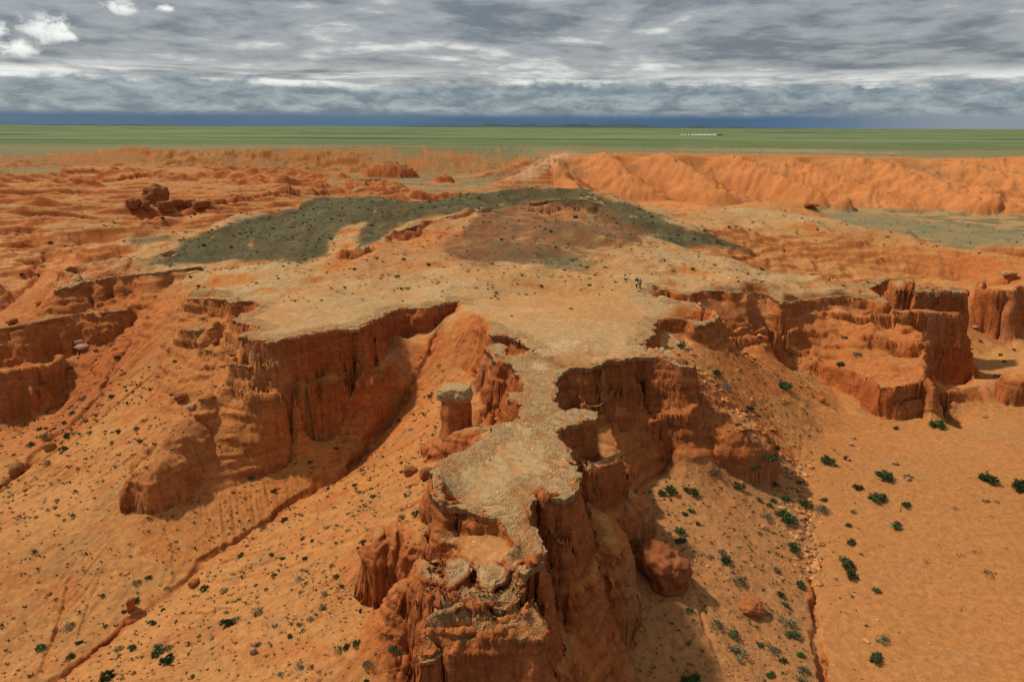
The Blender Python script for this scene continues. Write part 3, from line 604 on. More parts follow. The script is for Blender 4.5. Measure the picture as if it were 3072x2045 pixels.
# dark gravel hill
hill = region([(400,800),(480,772),(543,722),(652,678),(869,622),(947,588),(1250,580),(1402,565),(1763,560),(1880,606),(2024,670),(2180,720),(2260,750),(2060,735),(1900,690),(1780,655),(1740,625),(1620,610),(1500,625),(1346,643),(1280,650),(1190,690),(1120,725),(1060,745),(1070,700),(1110,668),(1060,668),(1000,690),(990,760),(940,775),(880,790),(700,783),(560,792)], 3)
hill = blur(hill, 14) * (RR > 130) * (SY < 245) * sstep(-.9, -.2, 1.3 * fbm2(SX / 5, SY / 5, 4) + .9 * (blur(hill, 20) - .5))
C = mix(C, HILL, hill * .93)
C = mix(C, HILL * 1.8, hill * sstep(.2, .7, n2) * .3)
C = mix(C, HILL * 1.25, region([(1400,700),(1480,712),(1600,745),(1760,770),(1700,790),(1560,800),(1460,780)], 5) * .75)
C = mix(C, HILL * 1.5, region([(1560,650),(1700,650),(1800,700),(1820,740),(1700,730)], 6) * .5)
C = mix(C, HILL * 1.5, region([(400,716),(500,708),(520,725),(400,738)], 3) * .7)
C = mix(C, HILL * 1.8, region([(1620,770),(1800,785),(1760,820),(1640,800)], 5) * .5)
C = mix(C, GRN2, region([(2480,630),(2620,640),(3000,690),(3072,700),(3072,740),(2900,740),(2740,710),(2600,690),(2520,660)], 4) * .7)
C = mix(C, RED2, region([(1100,740),(1180,705),(1350,655),(1480,640),(1760,610),(1800,650),(1500,700),(1400,790),(1250,820),(1000,850),(950,800)], 6) * (hill < .3) * .45)
# pale track over the hill, pale worn patches on the plateau
C = mix(C, PALE, region([(1560,1055),(1700,1010),(1760,1020),(1700,1050),(1620,1075)], 4) * .7)
C = mix(C, PALE, region([(1580,1075),(1625,1080),(1625,1120),(1590,1110)], 4) * .8)
# middle valley and rim greens
rimg = sstep(700, 790, SY) * (SX < (SY - 560) * .35)
C = mix(C, GRN2 * .95, rimg * (1 - sstep(.35, .7, slope)) * .8 * sstep(-.5, .2, n1 + .3))
C = mix(C, ORA, rimg * sstep(.3, .6, slope) * .6)
C = mix(C, GRN2, region([(1300,570),(1480,545),(1620,480),(1660,450),(1640,445),(1560,500),(1400,545)], 3) * .8)
C = mix(C, PALE, region([(1500,545),(1560,520),(1640,470),(1720,457),(1680,490),(1600,540)], 3) * .6)
# plain
pl = sstep(0, 1, (SY - 812 + 28 * n1) / 45) * (SX < (SY - 560) * .35) + sstep(0, 1, (SY - 728 + 16 * n1) / 40) * (SX >= (SY - 560) * .35)
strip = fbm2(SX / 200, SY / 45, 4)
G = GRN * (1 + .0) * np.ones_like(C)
C = mix(C, GRN2, np.clip(pl * 1.5, 0, 1)); C = mix(C, GRN, sstep(870, 1010, SY + 60 * n1)); C = mix(C, GRN2 * .95, sstep(860, 900, SY) * sstep(-.1, .4, strip) * .6); C = mix(C, GRN * .6, sstep(900, 1000, SY) * sstep(.1, .5, -strip) * .6)  # the dark green strips are cloud shadows painted into the grass colour
wbench = region([(2040,440),(2300,446),(2520,452),(2700,456),(2700,462),(2400,458),(2040,450)], 1)
C = mix(C, PALE, wbench * sstep(-.1, .3, strip) * .5)
# grain of colour
sand_ = blur(((U > 2450) & (V > 1230) & (RR < 140)).astype(F32), 10)
C = mix(C, RED2 * .95, region([(-200,840),(165,885),(560,838),(545,900),(490,1000),(430,1100),(330,1240),(180,1340),(-200,1440)], 10) * .6 * (Z < -3))
hf = region([(1440,640),(1520,615),(1620,600),(1780,615),(1900,675),(1960,705),(1880,745),(1700,770),(1560,790),(1400,790),(1300,740),(1380,700)], 12)
C = mix(C, np.array([.21, .085, .034], F32), hf * sstep(-.9, .1, n2 + n1) * .85)
C = mix(C, HILL * 1.15, hf * sstep(-.35, .35, fbm2(SX / 4 + 11, SY / 4, 4)) *.35)
C = mix(C, ORA * .9 + RED * .1, region([(1440,1580),(1510,1580),(1530,1640),(1500,1690),(1400,1690),(1350,1640),(1390,1600)], 3) * .8 * (RR < 60))
C = mix(C, GRN2 * .9, region([(430,455),(900,438),(1400,438),(1470,500),(1300,560),(1000,545),(800,520),(600,500)], 5) * (1 - sstep(.25, .5, slope)) * .65 * sstep(-.6, .1, n1))
C = mix(C, GRN2 * .9, region([(-200,450),(300,450),(170,525),(-200,525)], 5) * (1 - sstep(.25, .5, slope)) * .7)
C *= (1 + sstep(.7, 1.3, slb) * (RR < 260) * (.16 * pn2(Z / .55 + .4 * n2, SX / 40) + .10 * pn2(Z / .16, SX / 25 + SY / 25)))[..., None]
C = mix(C, RED * .9, region([(250,1010),(420,1000),(340,1180),(220,1310),(120,1340),(190,1170),(230,1060)], 4) * .45)
C = mix(C, HILL * .7, hill * sstep(.15, .5, fbm2(SX / 1.6, SY / 1.6, 3)) * .5)
C = mix(C, GRN2 * .9, (SY > 400) * (SY < 830) * (SX > -160) * (SX < 0 + .05 * SY) * sstep(-.35, .35, n1) * (1 - sstep(.15, .4, slope)) * .7)
C *= (1 + (.10 * n2 + .07 * n3) * (1 - .75 * sand_) + .05 * n1)[..., None]
C = mix(C, GRV * .6 + TAN * .4, sand_ * sstep(.1, .7, fbm2(SX / 18 + 2, SY / 9, 3)) * .35)
C = mix(C, C * np.array([1.1, .97, .85], F32), sstep(.1, .6, fbm2(SX / 40 + 3, SY / 40, 3)) * .5)
C = np.clip(C * ALB, .01, .9)
log('colour')

# ------------------------------------------------------------------ mesh helpers
def np_mesh(name, co, quads, mat, smooth=True, col=None, attr=None):
    me = bpy.data.meshes.new(name)
    nv, nf = len(co), len(quads); k = quads.shape[1]
    me.vertices.add(nv); me.vertices.foreach_set('co', np.ascontiguousarray(co, F32).ravel())
    me.loops.add(nf * k); me.loops.foreach_set('vertex_index', np.ascontiguousarray(quads, np.int32).ravel())
    me.polygons.add(nf); me.polygons.foreach_set('loop_start', np.arange(0, nf * k, k, dtype=np.int32))
    me.polygons.foreach_set('loop_total', np.full(nf, k, np.int32)) if hasattr(me.polygons[0], 'loop_total') and False else None
    me.polygons.foreach_set('use_smooth', np.full(nf, smooth, bool))
    if col is not None:
        a = me.color_attributes.new('Col', 'FLOAT_COLOR', 'POINT')
        c4 = np.ones((nv, 4), F32); c4[:, :3] = col; a.data.foreach_set('color', c4.ravel())
    me.update(calc_edges=True)
    me.materials.append(mat)
    return me
def link(name, me, label=None, cat=None, group=None, kind=None, parent=None):
    o = bpy.data.objects.new(name, me); COL.objects.link(o)
    tag(o, label, cat, group, kind)
    if parent: o.parent = parent
    return o
def tag(o, label=None, cat=None, group=None, kind=None):
    if label: o['label'] = label
    if cat: o['category'] = cat
    if group: o['group'] = group
    if kind: o['kind'] = kind
    return o

# ------------------------------------------------------------------ materials
def new_mat(name, rough=.95):
    m = bpy.data.materials.new(name); m.use_nodes = True
    nt = m.node_tree; b = nt.nodes['Principled BSDF']; b.inputs['Roughness'].default_value = rough
    b.inputs['Specular IOR Level'].default_value = .12
    return m, nt, b
def nd(nt, t, **kw):
    n = nt.nodes.new(t)
    for k, v in kw.items():
        if k in n.inputs.keys(): n.inputs[k].default_value = v
        else: setattr(n, k, v)
    return n
def ground_mat(name, bump=.5, pebble=0.0):
    m, nt, b = new_mat(name)
    L = nt.links.new
    at = nd(nt, 'ShaderNodeAttribute', attribute_name='Col')
    tc = nd(nt, 'ShaderNodeTexCoord')
    n1 = nd(nt, 'ShaderNodeTexNoise', Scale=1.7, Detail=8.0, Roughness=.65); L(tc.outputs['Object'], n1.inputs['Vector'])
    n2 = nd(nt, 'ShaderNodeTexNoise', Scale=9.0, Detail=4.0, Roughness=.6); L(tc.outputs['Object'], n2.inputs['Vector'])
    r1 = nd(nt, 'ShaderNodeMapRange'); r1.inputs['From Min'].default_value = .25; r1.inputs['From Max'].default_value = .75
    r1.inputs['To Min'].default_value = .70; r1.inputs['To Max'].default_value = 1.30; L(n1.outputs['Fac'], r1.inputs['Value'])
    r2 = nd(nt, 'ShaderNodeMapRange'); r2.inputs['From Min'].default_value = .3; r2.inputs['From Max'].default_value = .7
    r2.inputs['To Min'].default_value = .85; r2.inputs['To Max'].default_value = 1.15; L(n2.outputs['Fac'], r2.inputs['Value'])
    mu = nd(nt, 'ShaderNodeMath', operation='MULTIPLY'); L(r1.outputs[0], mu.inputs[0]); L(r2.outputs[0], mu.inputs[1])
    vm = nd(nt, 'ShaderNodeVectorMath', operation='SCALE'); L(at.outputs['Color'], vm.inputs[0]); L(mu.outputs[0], vm.inputs['Scale'])
    src = vm.outputs[0]
    hsum = nd(nt, 'ShaderNodeMath', operation='MULTIPLY_ADD'); L(n1.outputs['Fac'], hsum.inputs[0]); hsum.inputs[1].default_value = 1.6; L(n2.outputs['Fac'], hsum.inputs[2])
    height = hsum.outputs[0]
    if pebble:
        vo = nd(nt, 'ShaderNodeTexVoronoi', Scale=12.0); L(tc.outputs['Object'], vo.inputs['Vector'])
        pr = nd(nt, 'ShaderNodeMapRange'); pr.inputs['From Min'].default_value = 0; pr.inputs['From Max'].default_value = 1
        pr.inputs['To Min'].default_value = 1 - pebble * .5; pr.inputs['To Max'].default_value = 1 + pebble * .6
        sx = nd(nt, 'ShaderNodeSeparateColor'); L(vo.outputs['Color'], sx.inputs[0]); L(sx.outputs[0], pr.inputs['Value'])
        v2 = nd(nt, 'ShaderNodeVectorMath', operation='SCALE'); L(src, v2.inputs[0]); L(pr.outputs[0], v2.inputs['Scale']); src = v2.outputs[0]
        h2 = nd(nt, 'ShaderNodeMath', operation='MULTIPLY_ADD'); L(vo.outputs['Distance'], h2.inputs[0]); h2.inputs[1].default_value = -1.2; L(height, h2.inputs[2]); height = h2.outputs[0]
    if not pebble:
        mp = nd(nt, 'ShaderNodeMapping'); mp.inputs['Scale'].default_value = (.3, .3, 3.2); L(tc.outputs['Object'], mp.inputs[0])
        bd = nd(nt, 'ShaderNodeTexNoise', Scale=1.0, Detail=5.0, Roughness=.7, Distortion=.3); L(mp.outputs[0], bd.inputs['Vector'])
        ge = nd(nt, 'ShaderNodeNewGeometry'); sz = nd(nt, 'ShaderNodeSeparateXYZ'); L(ge.outputs['Normal'], sz.inputs[0])
        stp = nd(nt, 'ShaderNodeMapRange'); stp.inputs['From Min'].default_value = .85; stp.inputs['From Max'].default_value = .45; L(sz.outputs[2], stp.inputs['Value'])
        mp2 = nd(nt, 'ShaderNodeMapping'); mp2.inputs['Scale'].default_value = (.55, .55, .22); L(tc.outputs['Object'], mp2.inputs[0])
        ad = nd(nt, 'ShaderNodeVectorMath', operation='MULTIPLY_ADD'); L(n1.outputs['Color'], ad.inputs[0]); ad.inputs[1].default_value = (.35, .35, .35); L(mp2.outputs[0], ad.inputs[2])
        ck = nd(nt, 'ShaderNodeTexVoronoi', Scale=1.0, feature='DISTANCE_TO_EDGE'); L(ad.outputs[0], ck.inputs['Vector'])
        cr_ = nd(nt, 'ShaderNodeMapRange'); cr_.inputs['From Min'].default_value = 0; cr_.inputs['From Max'].default_value = .05; L(ck.outputs['Distance'], cr_.inputs['Value'])
        s1 = nd(nt, 'ShaderNodeMath', operation='MULTIPLY_ADD'); L(bd.outputs['Fac'], s1.inputs[0]); s1.inputs[1].default_value = 3.0; L(cr_.outputs[0], s1.inputs[2])
        s2 = nd(nt, 'ShaderNodeMath', operation='MULTIPLY'); L(s1.outputs[0], s2.inputs[0]); L(stp.outputs[0], s2.inputs[1])
        s3 = nd(nt, 'ShaderNodeMath', operation='ADD'); L(s2.outputs[0], s3.inputs[0]); L(height, s3.inputs[1]); height = s3.outputs[0]
        b1 = nd(nt, 'ShaderNodeMapRange'); b1.inputs['From Min'].default_value = .3; b1.inputs['From Max'].default_value = .7; b1.inputs['To Min'].default_value = .8; b1.inputs['To Max'].default_value = 1.2; L(bd.outputs['Fac'], b1.inputs['Value'])
        mx = nd(nt, 'ShaderNodeMix'); L(stp.outputs[0], mx.inputs[0]); mx.inputs[2].default_value = 1.0; L(b1.outputs[0], mx.inputs[3])
        v3 = nd(nt, 'ShaderNodeVectorMath', operation='SCALE'); L(src, v3.inputs[0]); L(mx.outputs[0], v3.inputs['Scale']); src = v3.outputs[0]
    L(src, b.inputs['Base Color'])
    bp = nd(nt, 'ShaderNodeBump', Strength=bump, Distance=.2); L(height, bp.inputs['Height']); L(bp.outputs[0], b.inputs['Normal'])
    return m
MAT_G = ground_mat('eroded_earth', .55); MAT_C = ground_mat('conglomerate', .7, .5)

# ------------------------------------------------------------------ build ground mesh (wall relief pushed sideways as well)
rows = np.concatenate([np.arange(0, int(math.log(190 / R0) / DT)), np.arange(int(math.log(190 / R0) / DT), NR, 2)])
zx = Z[rows]; X = SX[rows]; Y = SY[rows]
gi, gj = grad(Z); gi = gi[rows]; gj = gj[rows]
sn, cs = np.sin(th)[None, :].astype(F32), np.cos(th)[None, :].astype(F32)
gx = gi * sn + gj * cs; gy = gi * cs - gj * sn
sl = np.hypot(gx, gy); nl = 1 / np.sqrt(1 + sl * sl)
wm = sstep(.7, 1.8, blur(sl, 2)) * (RR[rows] < 230)
sel = wm > .02
xs, ys, zs = X[sel], Y[sel], zx[sel]
dsp = .50 * pn3(xs / 2.2, ys / 2.2, zs / 2.4) + .18 * pn3(xs / .8, ys / .8, zs / .9) + .11 * pn3(xs / .33, ys / .33, zs / .4)
crk = np.abs(pn3(xs / 1.5 + 9, ys / 1.5, zs / 9.0)); dsp -= .12 * (1 - sstep(.0, .04, crk))
led = pn3(xs / 7, ys / 7, zs / .55); dsp += .2 * sstep(.0, .3, led); led = pn3(xs / 5, ys / 5, zs / .2); dsp += .07 * sstep(.0, .3, led)
D = np.zeros_like(zx); D[sel] = dsp * np.minimum(1.6, 1 + 0 * xs)
D *= wm
X2 = X + D * (-gx) * nl; Y2 = Y + D * (-gy) * nl; Z2 = zx + D * nl
nr = len(rows)
co = np.stack([X2, Y2, Z2], -1).reshape(-1, 3)
idx = np.arange(nr * NT, dtype=np.int32).reshape(nr, NT)
quads = np.stack([idx[:-1, :-1], idx[1:, :-1], idx[1:, 1:], idx[:-1, 1:]], -1).reshape(-1, 4)[:, ::-1]
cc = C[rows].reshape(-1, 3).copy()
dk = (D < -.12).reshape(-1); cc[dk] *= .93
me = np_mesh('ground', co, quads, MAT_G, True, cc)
ground = link('ground', me, kind='structure')
log('ground mesh %d' % len(co))

def zat(x, y):
    i, j = ij(np.asarray(x, float), np.asarray(y, float))
    i = np.clip(i, 0, NR - 1.001); j = np.clip(j, 0, NT - 1.001)
    a = i.astype(int); b = j.astype(int); f = i - a; g = j - b
    return (Z[a, b] * (1 - f) + Z[a + 1, b] * f) * (1 - g) + (Z[a, b + 1] * (1 - f) + Z[a + 1, b + 1] * f) * g
def hit(u, v):
    """where the sight line through a photo pixel meets the land"""
    dx, dy, dz = ray(u, v)
    t = np.exp(np.linspace(math.log(18.5), math.log(1480), 5200)) / math.hypot(dx, dy)
    d = CAMZ + dz * t - zat(dx * t, dy * t)
    k = np.argmax(d < 0)
    if d[k] >= 0: return None
    return (dx * t[k], dy * t[k], float(zat(dx * t[k], dy * t[k])))

# ------------------------------------------------------------------ plain beyond
xs = np.sinh(np.linspace(-5.6, 5.6, 161)) / math.sinh(5.6) * 90000
ys = np.exp(np.linspace(math.log(1050), math.log(90000), 140))
rr = np.exp(np.linspace(math.log(R1 * .995), math.log(120000), 150)); tt = np.linspace(math.radians(-60), math.radians(60), 401)
PX = rr[:, None] * np.sin(tt); PY = rr[:, None] * np.cos(tt)
PZ = np.where(rr[:, None] < R1 * 1.001, -.3, 0) + .0 * PX + np.minimum(1.2, (rr[:, None] - R1) / 900 * .8) * fbm2(PX / 420, PY / 260, 3)
PZ = np.where(rr[:, None] < R1 * 1.02, -.05, PZ)
lump = 26 * np.exp(-((PX + 3300) / 900) ** 2 - ((PY - 4600) / 700) ** 2)
PZ = PZ + lump
m, nt, b = new_mat('cloud_shaded_grass')
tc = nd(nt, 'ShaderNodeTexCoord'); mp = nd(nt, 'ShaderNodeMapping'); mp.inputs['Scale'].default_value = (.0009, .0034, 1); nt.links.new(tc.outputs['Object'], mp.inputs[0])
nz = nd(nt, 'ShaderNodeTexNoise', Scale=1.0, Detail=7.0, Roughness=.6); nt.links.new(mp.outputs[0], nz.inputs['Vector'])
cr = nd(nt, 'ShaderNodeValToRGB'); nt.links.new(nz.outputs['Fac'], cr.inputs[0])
cr.color_ramp.elements[0].position = .36; cr.color_ramp.elements[0].color = (.045, .078, .035, 1)  # dark end of the ramp paints cloud shadows onto the grass
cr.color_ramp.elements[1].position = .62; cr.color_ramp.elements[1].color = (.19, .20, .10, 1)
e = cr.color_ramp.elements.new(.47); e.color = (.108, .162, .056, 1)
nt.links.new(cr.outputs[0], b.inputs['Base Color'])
MAT_P = m
idx = np.arange(len(rr) * len(tt), dtype=np.int32).reshape(len(rr), len(tt))
quads = np.stack([idx[:-1, :-1], idx[1:, :-1], idx[1:, 1:], idx[:-1, 1:]], -1).reshape(-1, 4)[:, ::-1]
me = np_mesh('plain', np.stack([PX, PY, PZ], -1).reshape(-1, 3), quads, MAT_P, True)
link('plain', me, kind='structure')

# ------------------------------------------------------------------ cap rock slabs
def cap_mesh(name):
    over, thick, inl = CAPS[name]
    D, act = ALL[name]
    seg = D[act]
    seg = seg[seg[:, 3] > .4]
    x0, x1, y0, y1 = D[:, 0].min() - 2, D[:, 0].max() + 2, D[:, 1].min() - 2, D[:, 1].max() + 2
    ii, jj = np.where((SX > x0) & (SX < x1) & (SY > y0) & (SY < y1))
    # coarse cull
    keep = np.zeros((NR, NT), bool); ci, cj = ij(seg[:, 0], seg[:, 1])
    for a, b, q in zip(ci[::2], cj[::2], (inl + over + .3) / (np.hypot(seg[::2, 0], seg[::2, 1]) * DT)):
        keep[max(0, int(a - q)):max(0, int(a + q) + 2), max(0, int(b - q)):max(0, int(b + q) + 2)] = True
    k = keep[ii, jj]; ii, jj = ii[k], jj[k]
    if not len(ii): return None
    px, py = SX[ii, jj].astype(float), SY[ii, jj].astype(float)
    wx = px + .10 * pn2(px / .35, py / .35); wy = py + .10 * pn2(px / .35 + 30, py / .35)
    dd, bi = nearest(wx, wy, seg)
    ins = pip(wx, wy, D)
    ez, eh = seg[bi, 2], seg[bi, 3]
    ov = over * np.clip(eh / 2.5, .25, 1) * (1 + .8 * pn2(px / 1.6, py / 1.6) + .5 * pn2(px / .6, py / .6))
    sd = np.where(ins, dd, -dd)
    wid = inl * (1 + .45 * pn2(px / 2.3 + 5, py / 2.3))
    S = (sd > -ov) & (sd < wid) & (pn2(px / 2.7 + 60, py / 2.7) + .6 * pn2(px / .9, py / .9) > -.55)
    mask = np.zeros((NR, NT), bool); mask[ii[S], jj[S]] = True
    cells = mask[:-1, :-1] & mask[1:, :-1] & mask[1:, 1:] & mask[:-1, 1:]
    used = np.zeros((NR, NT), bool)
    used[:-1, :-1] |= cells; used[1:, :-1] |= cells; used[1:, 1:] |= cells; used[:-1, 1:] |= cells
    SD = np.zeros((NR, NT), F32); EZ = np.zeros((NR, NT), F32); WD = np.ones((NR, NT), F32); EH = np.ones((NR, NT), F32)
    SD[ii, jj] = sd; EZ[ii, jj] = ez; WD[ii, jj] = wid; EH[ii, jj] = eh
    vi, vj = np.where(used)
    n = len(vi)
    if not n: return None
    vid = -np.ones((NR, NT), np.int32); vid[vi, vj] = np.arange(n)
    x, y = SX[vi, vj], SY[vi, vj]; s = SD[vi, vj]; w = WD[vi, vj]
    zt = np.where(s > .25, Z[vi, vj], EZ[vi, vj]); bl = sstep(.1, .6, s); zt = EZ[vi, vj] * (1 - bl) + Z[vi, vj] * bl
    lift = .04 * (1 - sstep(.55, .97, s / w)) - .03 * sstep(.8, 1, s / w)
    lift = lift - .10 * sstep(.25, -.5, -np.clip(-s, 0, 9)) * 0
    rnd_ = -.12 * sstep(0, 1, np.clip(-s / np.maximum(over, .05), 0, 1)) * thick
    peb = .035 * pn2(x / .12, y / .12) + .05 * pn2(x / .4, y / .4)
    zt = zt + lift + rnd_ + peb * (1 - sstep(.7, 1, s / w))
    th_ = thick * np.clip(EH[vi, vj] / 2.5, .35, 1) * (1 + .35 * pn2(x / 1.3, y / 1.3) + .2 * pn2(x / .4, y / .4)) * (.75 + .25 * sstep(-.4, .3, s))
    zb = zt - th_
    top = np.stack([x, y, zt], 1); bot = np.stack([x, y, zb], 1)
    a = vid[:-1, :-1][cells]; b_ = vid[1:, :-1][cells]; c = vid[1:, 1:][cells]; d = vid[:-1, 1:][cells]
    q = [np.stack([d, c, b_, a], 1), np.stack([a, b_, c, d], 1) + n]
    cp = np.pad(cells, 1)
    H, W_ = cells.shape
    ci, cj = np.where(cells)
    def side(di, dj, p, r):
        ok = ~cp[ci + 1 + di, cj + 1 + dj]
        pi, pj = p; ri, rj = r
        A = vid[ci[ok] + pi, cj[ok] + pj]; B = vid[ci[ok] + ri, cj[ok] + rj]
        q.append(np.stack([A, B, B + n, A + n], 1))
    side(-1, 0, (0, 1), (0, 0)); side(1, 0, (1, 0), (1, 1)); side(0, -1, (0, 0), (1, 0)); side(0, 1, (1, 1), (0, 1))
    q = np.concatenate(q)
    base = C[vi, vj].copy()
    near_cap = TANG * .35 + TAN * .65
    t = sstep(-.2, .5, fbm2(x / 2.2, y / 2.2, 3))[:, None]
    capc = (near_cap * (1 - t) + GRV * 1.15 * t) * (1 + .12 * pn2(x / .5, y / .5))[:, None]
    if name in ('prow', 'shelf', 'shelf2', 'led1', 'led2', 'armb'): capc = capc * .3 + (GRV * .6 + ORA * .4) * .9 * .7
    if name in ('b2', 'lb', 'bled', 'l3', 'l5', 'l6'): capc = capc * .5 + ORA * .5
    fade = (1 - sstep(.45, 1.0, s / w))[:, None]
    col_t = base * (1 - fade) + capc * ALB * fade
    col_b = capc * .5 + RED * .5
    me = np_mesh(name, np.concatenate([top, bot]), q, MAT_C, False, np.concatenate([col_t, col_b]))
    return me
CAPLAB = {
 'spine': ('pale broken ledge on the spine running down the front of the dark hill', 'rock ledge'),
 'nub': ('small dark ledge low on the hill front, left end of the spine', 'rock ledge'),
 'brow': ('dark rocky brow just under the crest at the right of the dark hill', 'rock ledge'),
 'knob1': ('gravel-topped rock knob at the headland tip, left of its twin', 'rock knob'),
 'knob2': ('rounded gravel-topped rock knob at the headland tip, right of its twin', 'rock knob'),
 'main': ('gravelly tan caprock rim running round the big central plateau and its narrow headland', 'caprock'),
 't2': ('pale caprock ledge along the pointed tongue left of the dark hill', 'rock ledge'),
 't3': ('small thin caprock tongue above the left badlands, behind the pointed tongue', 'rock ledge'),
 'l2': ('long red rock ledge over the shaded wall at the left edge', 'rock ledge'),
 'l3': ('low cracked rock ledge at the foot of the shaded left wall', 'rock ledge'),
 'l4': ('short overhanging ledge on the red spur right of the left gully', 'rock ledge'),
 'l5': ('little crumbling ledge halfway down the red spur left of the big cliff', 'rock ledge'),
 'l6': ('fan-shaped ledge bulging under the left tip of the plateau cap', 'rock ledge'),
 'mesa': ('far thin-capped mesa among the left badlands', 'mesa'),
 'butte': ('fluffy pale cap on the square butte by the right canyon', 'caprock'),
 'b2': ('crusted rim of the low red cliff above the right sand bowl', 'rock ledge'),
 'lb': ('thin pale ledge on the right hillside above the sand', 'rock ledge'),
 'bled': ('middle ledge band across the square butte by the right canyon', 'rock ledge'),
 'prow': ('lowest rubbly ledge at the very tip of the headland', 'rock ledge'),
 'shelf': ('curved shelf right below the gravel-topped knob on the headland', 'rock ledge'),
 'shelf2': ('narrow shelf below the left knob of the headland', 'rock ledge'),
 'armb': ('small scooped ledge in the alcove right of the neck', 'rock ledge'),
 'led1': ('ledge just below the arm-like slab right of the headland', 'rock ledge'),
 'led2': ('lower ledge on the right flank of the headland slab', 'rock ledge')}
for nm in CAPS:
    me = cap_mesh(nm)
    if me is None: continue
    lab, cat = CAPLAB[nm]
    link('caprock' if cat == 'caprock' else ('mesa_cap' if cat == 'mesa' else 'rock_ledge'), me, lab, cat)
log('caps')

# ------------------------------------------------------------------ plants, stones, people, tents
def simple_mat(name, col, rough=.9, var=0.0, scale=3.0, bump=0.0):
    m, nt, b = new_mat(name, rough)
    tc = nd(nt, 'ShaderNodeTexCoord'); n = nd(nt, 'ShaderNodeTexNoise', Scale=scale, Detail=6.0, Roughness=.6)
    nt.links.new(tc.outputs['Object'], n.inputs['Vector'])
    cr = nd(nt, 'ShaderNodeValToRGB'); nt.links.new(n.outputs['Fac'], cr.inputs[0])
    cr.color_ramp.elements[0].position = .3; cr.color_ramp.elements[1].position = .7
    cr.color_ramp.elements[0].color = tuple(max(0, c * (1 - var)) for c in col) + (1,)
    cr.color_ramp.elements[1].color = tuple(min(1, c * (1 + var)) for c in col) + (1,)
    if 'leaves' in name:
        oi = nd(nt, 'ShaderNodeObjectInfo'); mr = nd(nt, 'ShaderNodeMapRange'); mr.inputs['To Min'].default_value = .6; mr.inputs['To Max'].default_value = 1.6; nt.links.new(oi.outputs['Random'], mr.inputs['Value'])
        hs = nd(nt, 'ShaderNodeHueSaturation'); mh = nd(nt, 'ShaderNodeMapRange'); mh.inputs['To Min'].default_value = .52; mh.inputs['To Max'].default_value = .47; nt.links.new(oi.outputs['Random'], mh.inputs['Value'])
        nt.links.new(mh.outputs[0], hs.inputs['Hue']); nt.links.new(mr.outputs[0], hs.inputs['Value']); nt.links.new(cr.outputs[0], hs.inputs['Color']); nt.links.new(hs.outputs[0], b.inputs['Base Color'])
    else: nt.links.new(cr.outputs[0], b.inputs['Base Color'])
    if bump:
        bp = nd(nt, 'ShaderNodeBump', Strength=bump, Distance=.2); nt.links.new(n.outputs['Fac'], bp.inputs['Height']); nt.links.new(bp.outputs[0], b.inputs['Normal'])
    return m
M_DK = simple_mat('dark_leaves', (.060, .092, .030), .8, .5, 9); M_SG = simple_mat('sage_leaves', (.14, .145, .075), .85, .35, 9)
M_DRY = simple_mat('dry_leaves', (.19, .165, .075), .9, .3, 9)
M_STEM = simple_mat('woody_stem', (.14, .085, .05), .9, .3, 12)
M_ROCK = simple_mat('red_rock', (.36, .115, .034), .95, .3, 1.6, .9)
M_DROCK = simple_mat('dark_red_rock', (.25, .092, .034), .95, .4, .8, .7)
M_STONE = simple_mat('pale_stone', (.36, .205, .12), .9, .35, 6, .3)
M_GCAP = simple_mat('gravel_cap', (.40, .25, .11), .95, .35, 4, 1.0)
M_WOOD = simple_mat('bleached_wood', (.45, .33, .22), .85, .25, 8, .3)

M_BOUL = simple_mat('shaded_boulder_rock', (.25, .078, .025), .95, .35, .9, 1.0)  # darker than the red rock: the headland's shade is in its colour
def raw_mesh(name, v, f, mats, smooth=False, mi=None):
    me = bpy.data.meshes.new(name); me.from_pydata([tuple(p) for p in v], [], f)
    for m in mats: me.materials.append(m)
    if smooth: me.polygons.foreach_set('use_smooth', [True] * len(me.polygons))
    if mi: me.polygons.foreach_set('material_index', mi)
    me.update(); return me
def bush(seed, n_cl, n_leaf, spread, height, leafs):
    """clumps of leaf-sized blades along branching twigs; unit radius"""
    R = random.Random(seed); v = []; f = []; sv = []; sf = []
    for c in range(n_cl):
        a = R.uniform(0, 6.283); d = math.sqrt(R.random()) * spread
        cx, cy, cz = math.cos(a) * d, math.sin(a) * d, R.uniform(.25, 1) * height * (1.05 - .5 * d)
        # twig
        b = len(sv); w = .022
        for (x, y, z, ww) in ((cx * .1, cy * .1, -.08, w), (cx * .5, cy * .5, cz * .55, w * .7), (cx, cy, cz, w * .4)):
            for k in range(3):
                t = k * 2.094; sv.append((x + math.cos(t) * ww, y + math.sin(t) * ww, z))
        for q in (0, 3):
            for k in range(3):
                k2 = (k + 1) % 3; sf.append((b + q + k, b + q + k2, b + q + 3 + k2, b + q + 3 + k))
        cr = R.uniform(.13, .26)
        for _ in range(n_leaf):
            p = Vector((R.gauss(0, 1), R.gauss(0, 1), R.gauss(0, .8))) * cr * .55 + Vector((cx, cy, cz))
            if p.z < .01: p.z = abs(p.z) * .3 + .01
            dr = Vector((R.gauss(0, 1), R.gauss(0, 1), abs(R.gauss(.6, .8)))).normalized()
            s = Vector((R.gauss(0, 1), R.gauss(0, 1), R.gauss(0, 1))).cross(dr)
            if s.length < .01: continue
            s.normalize(); L = leafs * R.uniform(.7, 1.4); W = L * R.uniform(.28, .5)
            b = len(v); v += [p - s * W * .4, p + dr * L * .5 - s * W, p + dr * L, p + dr * L * .5 + s * W]; f.append((b, b + 1, b + 2, b + 3))
    return v, f, sv, sf
BUSH = {}
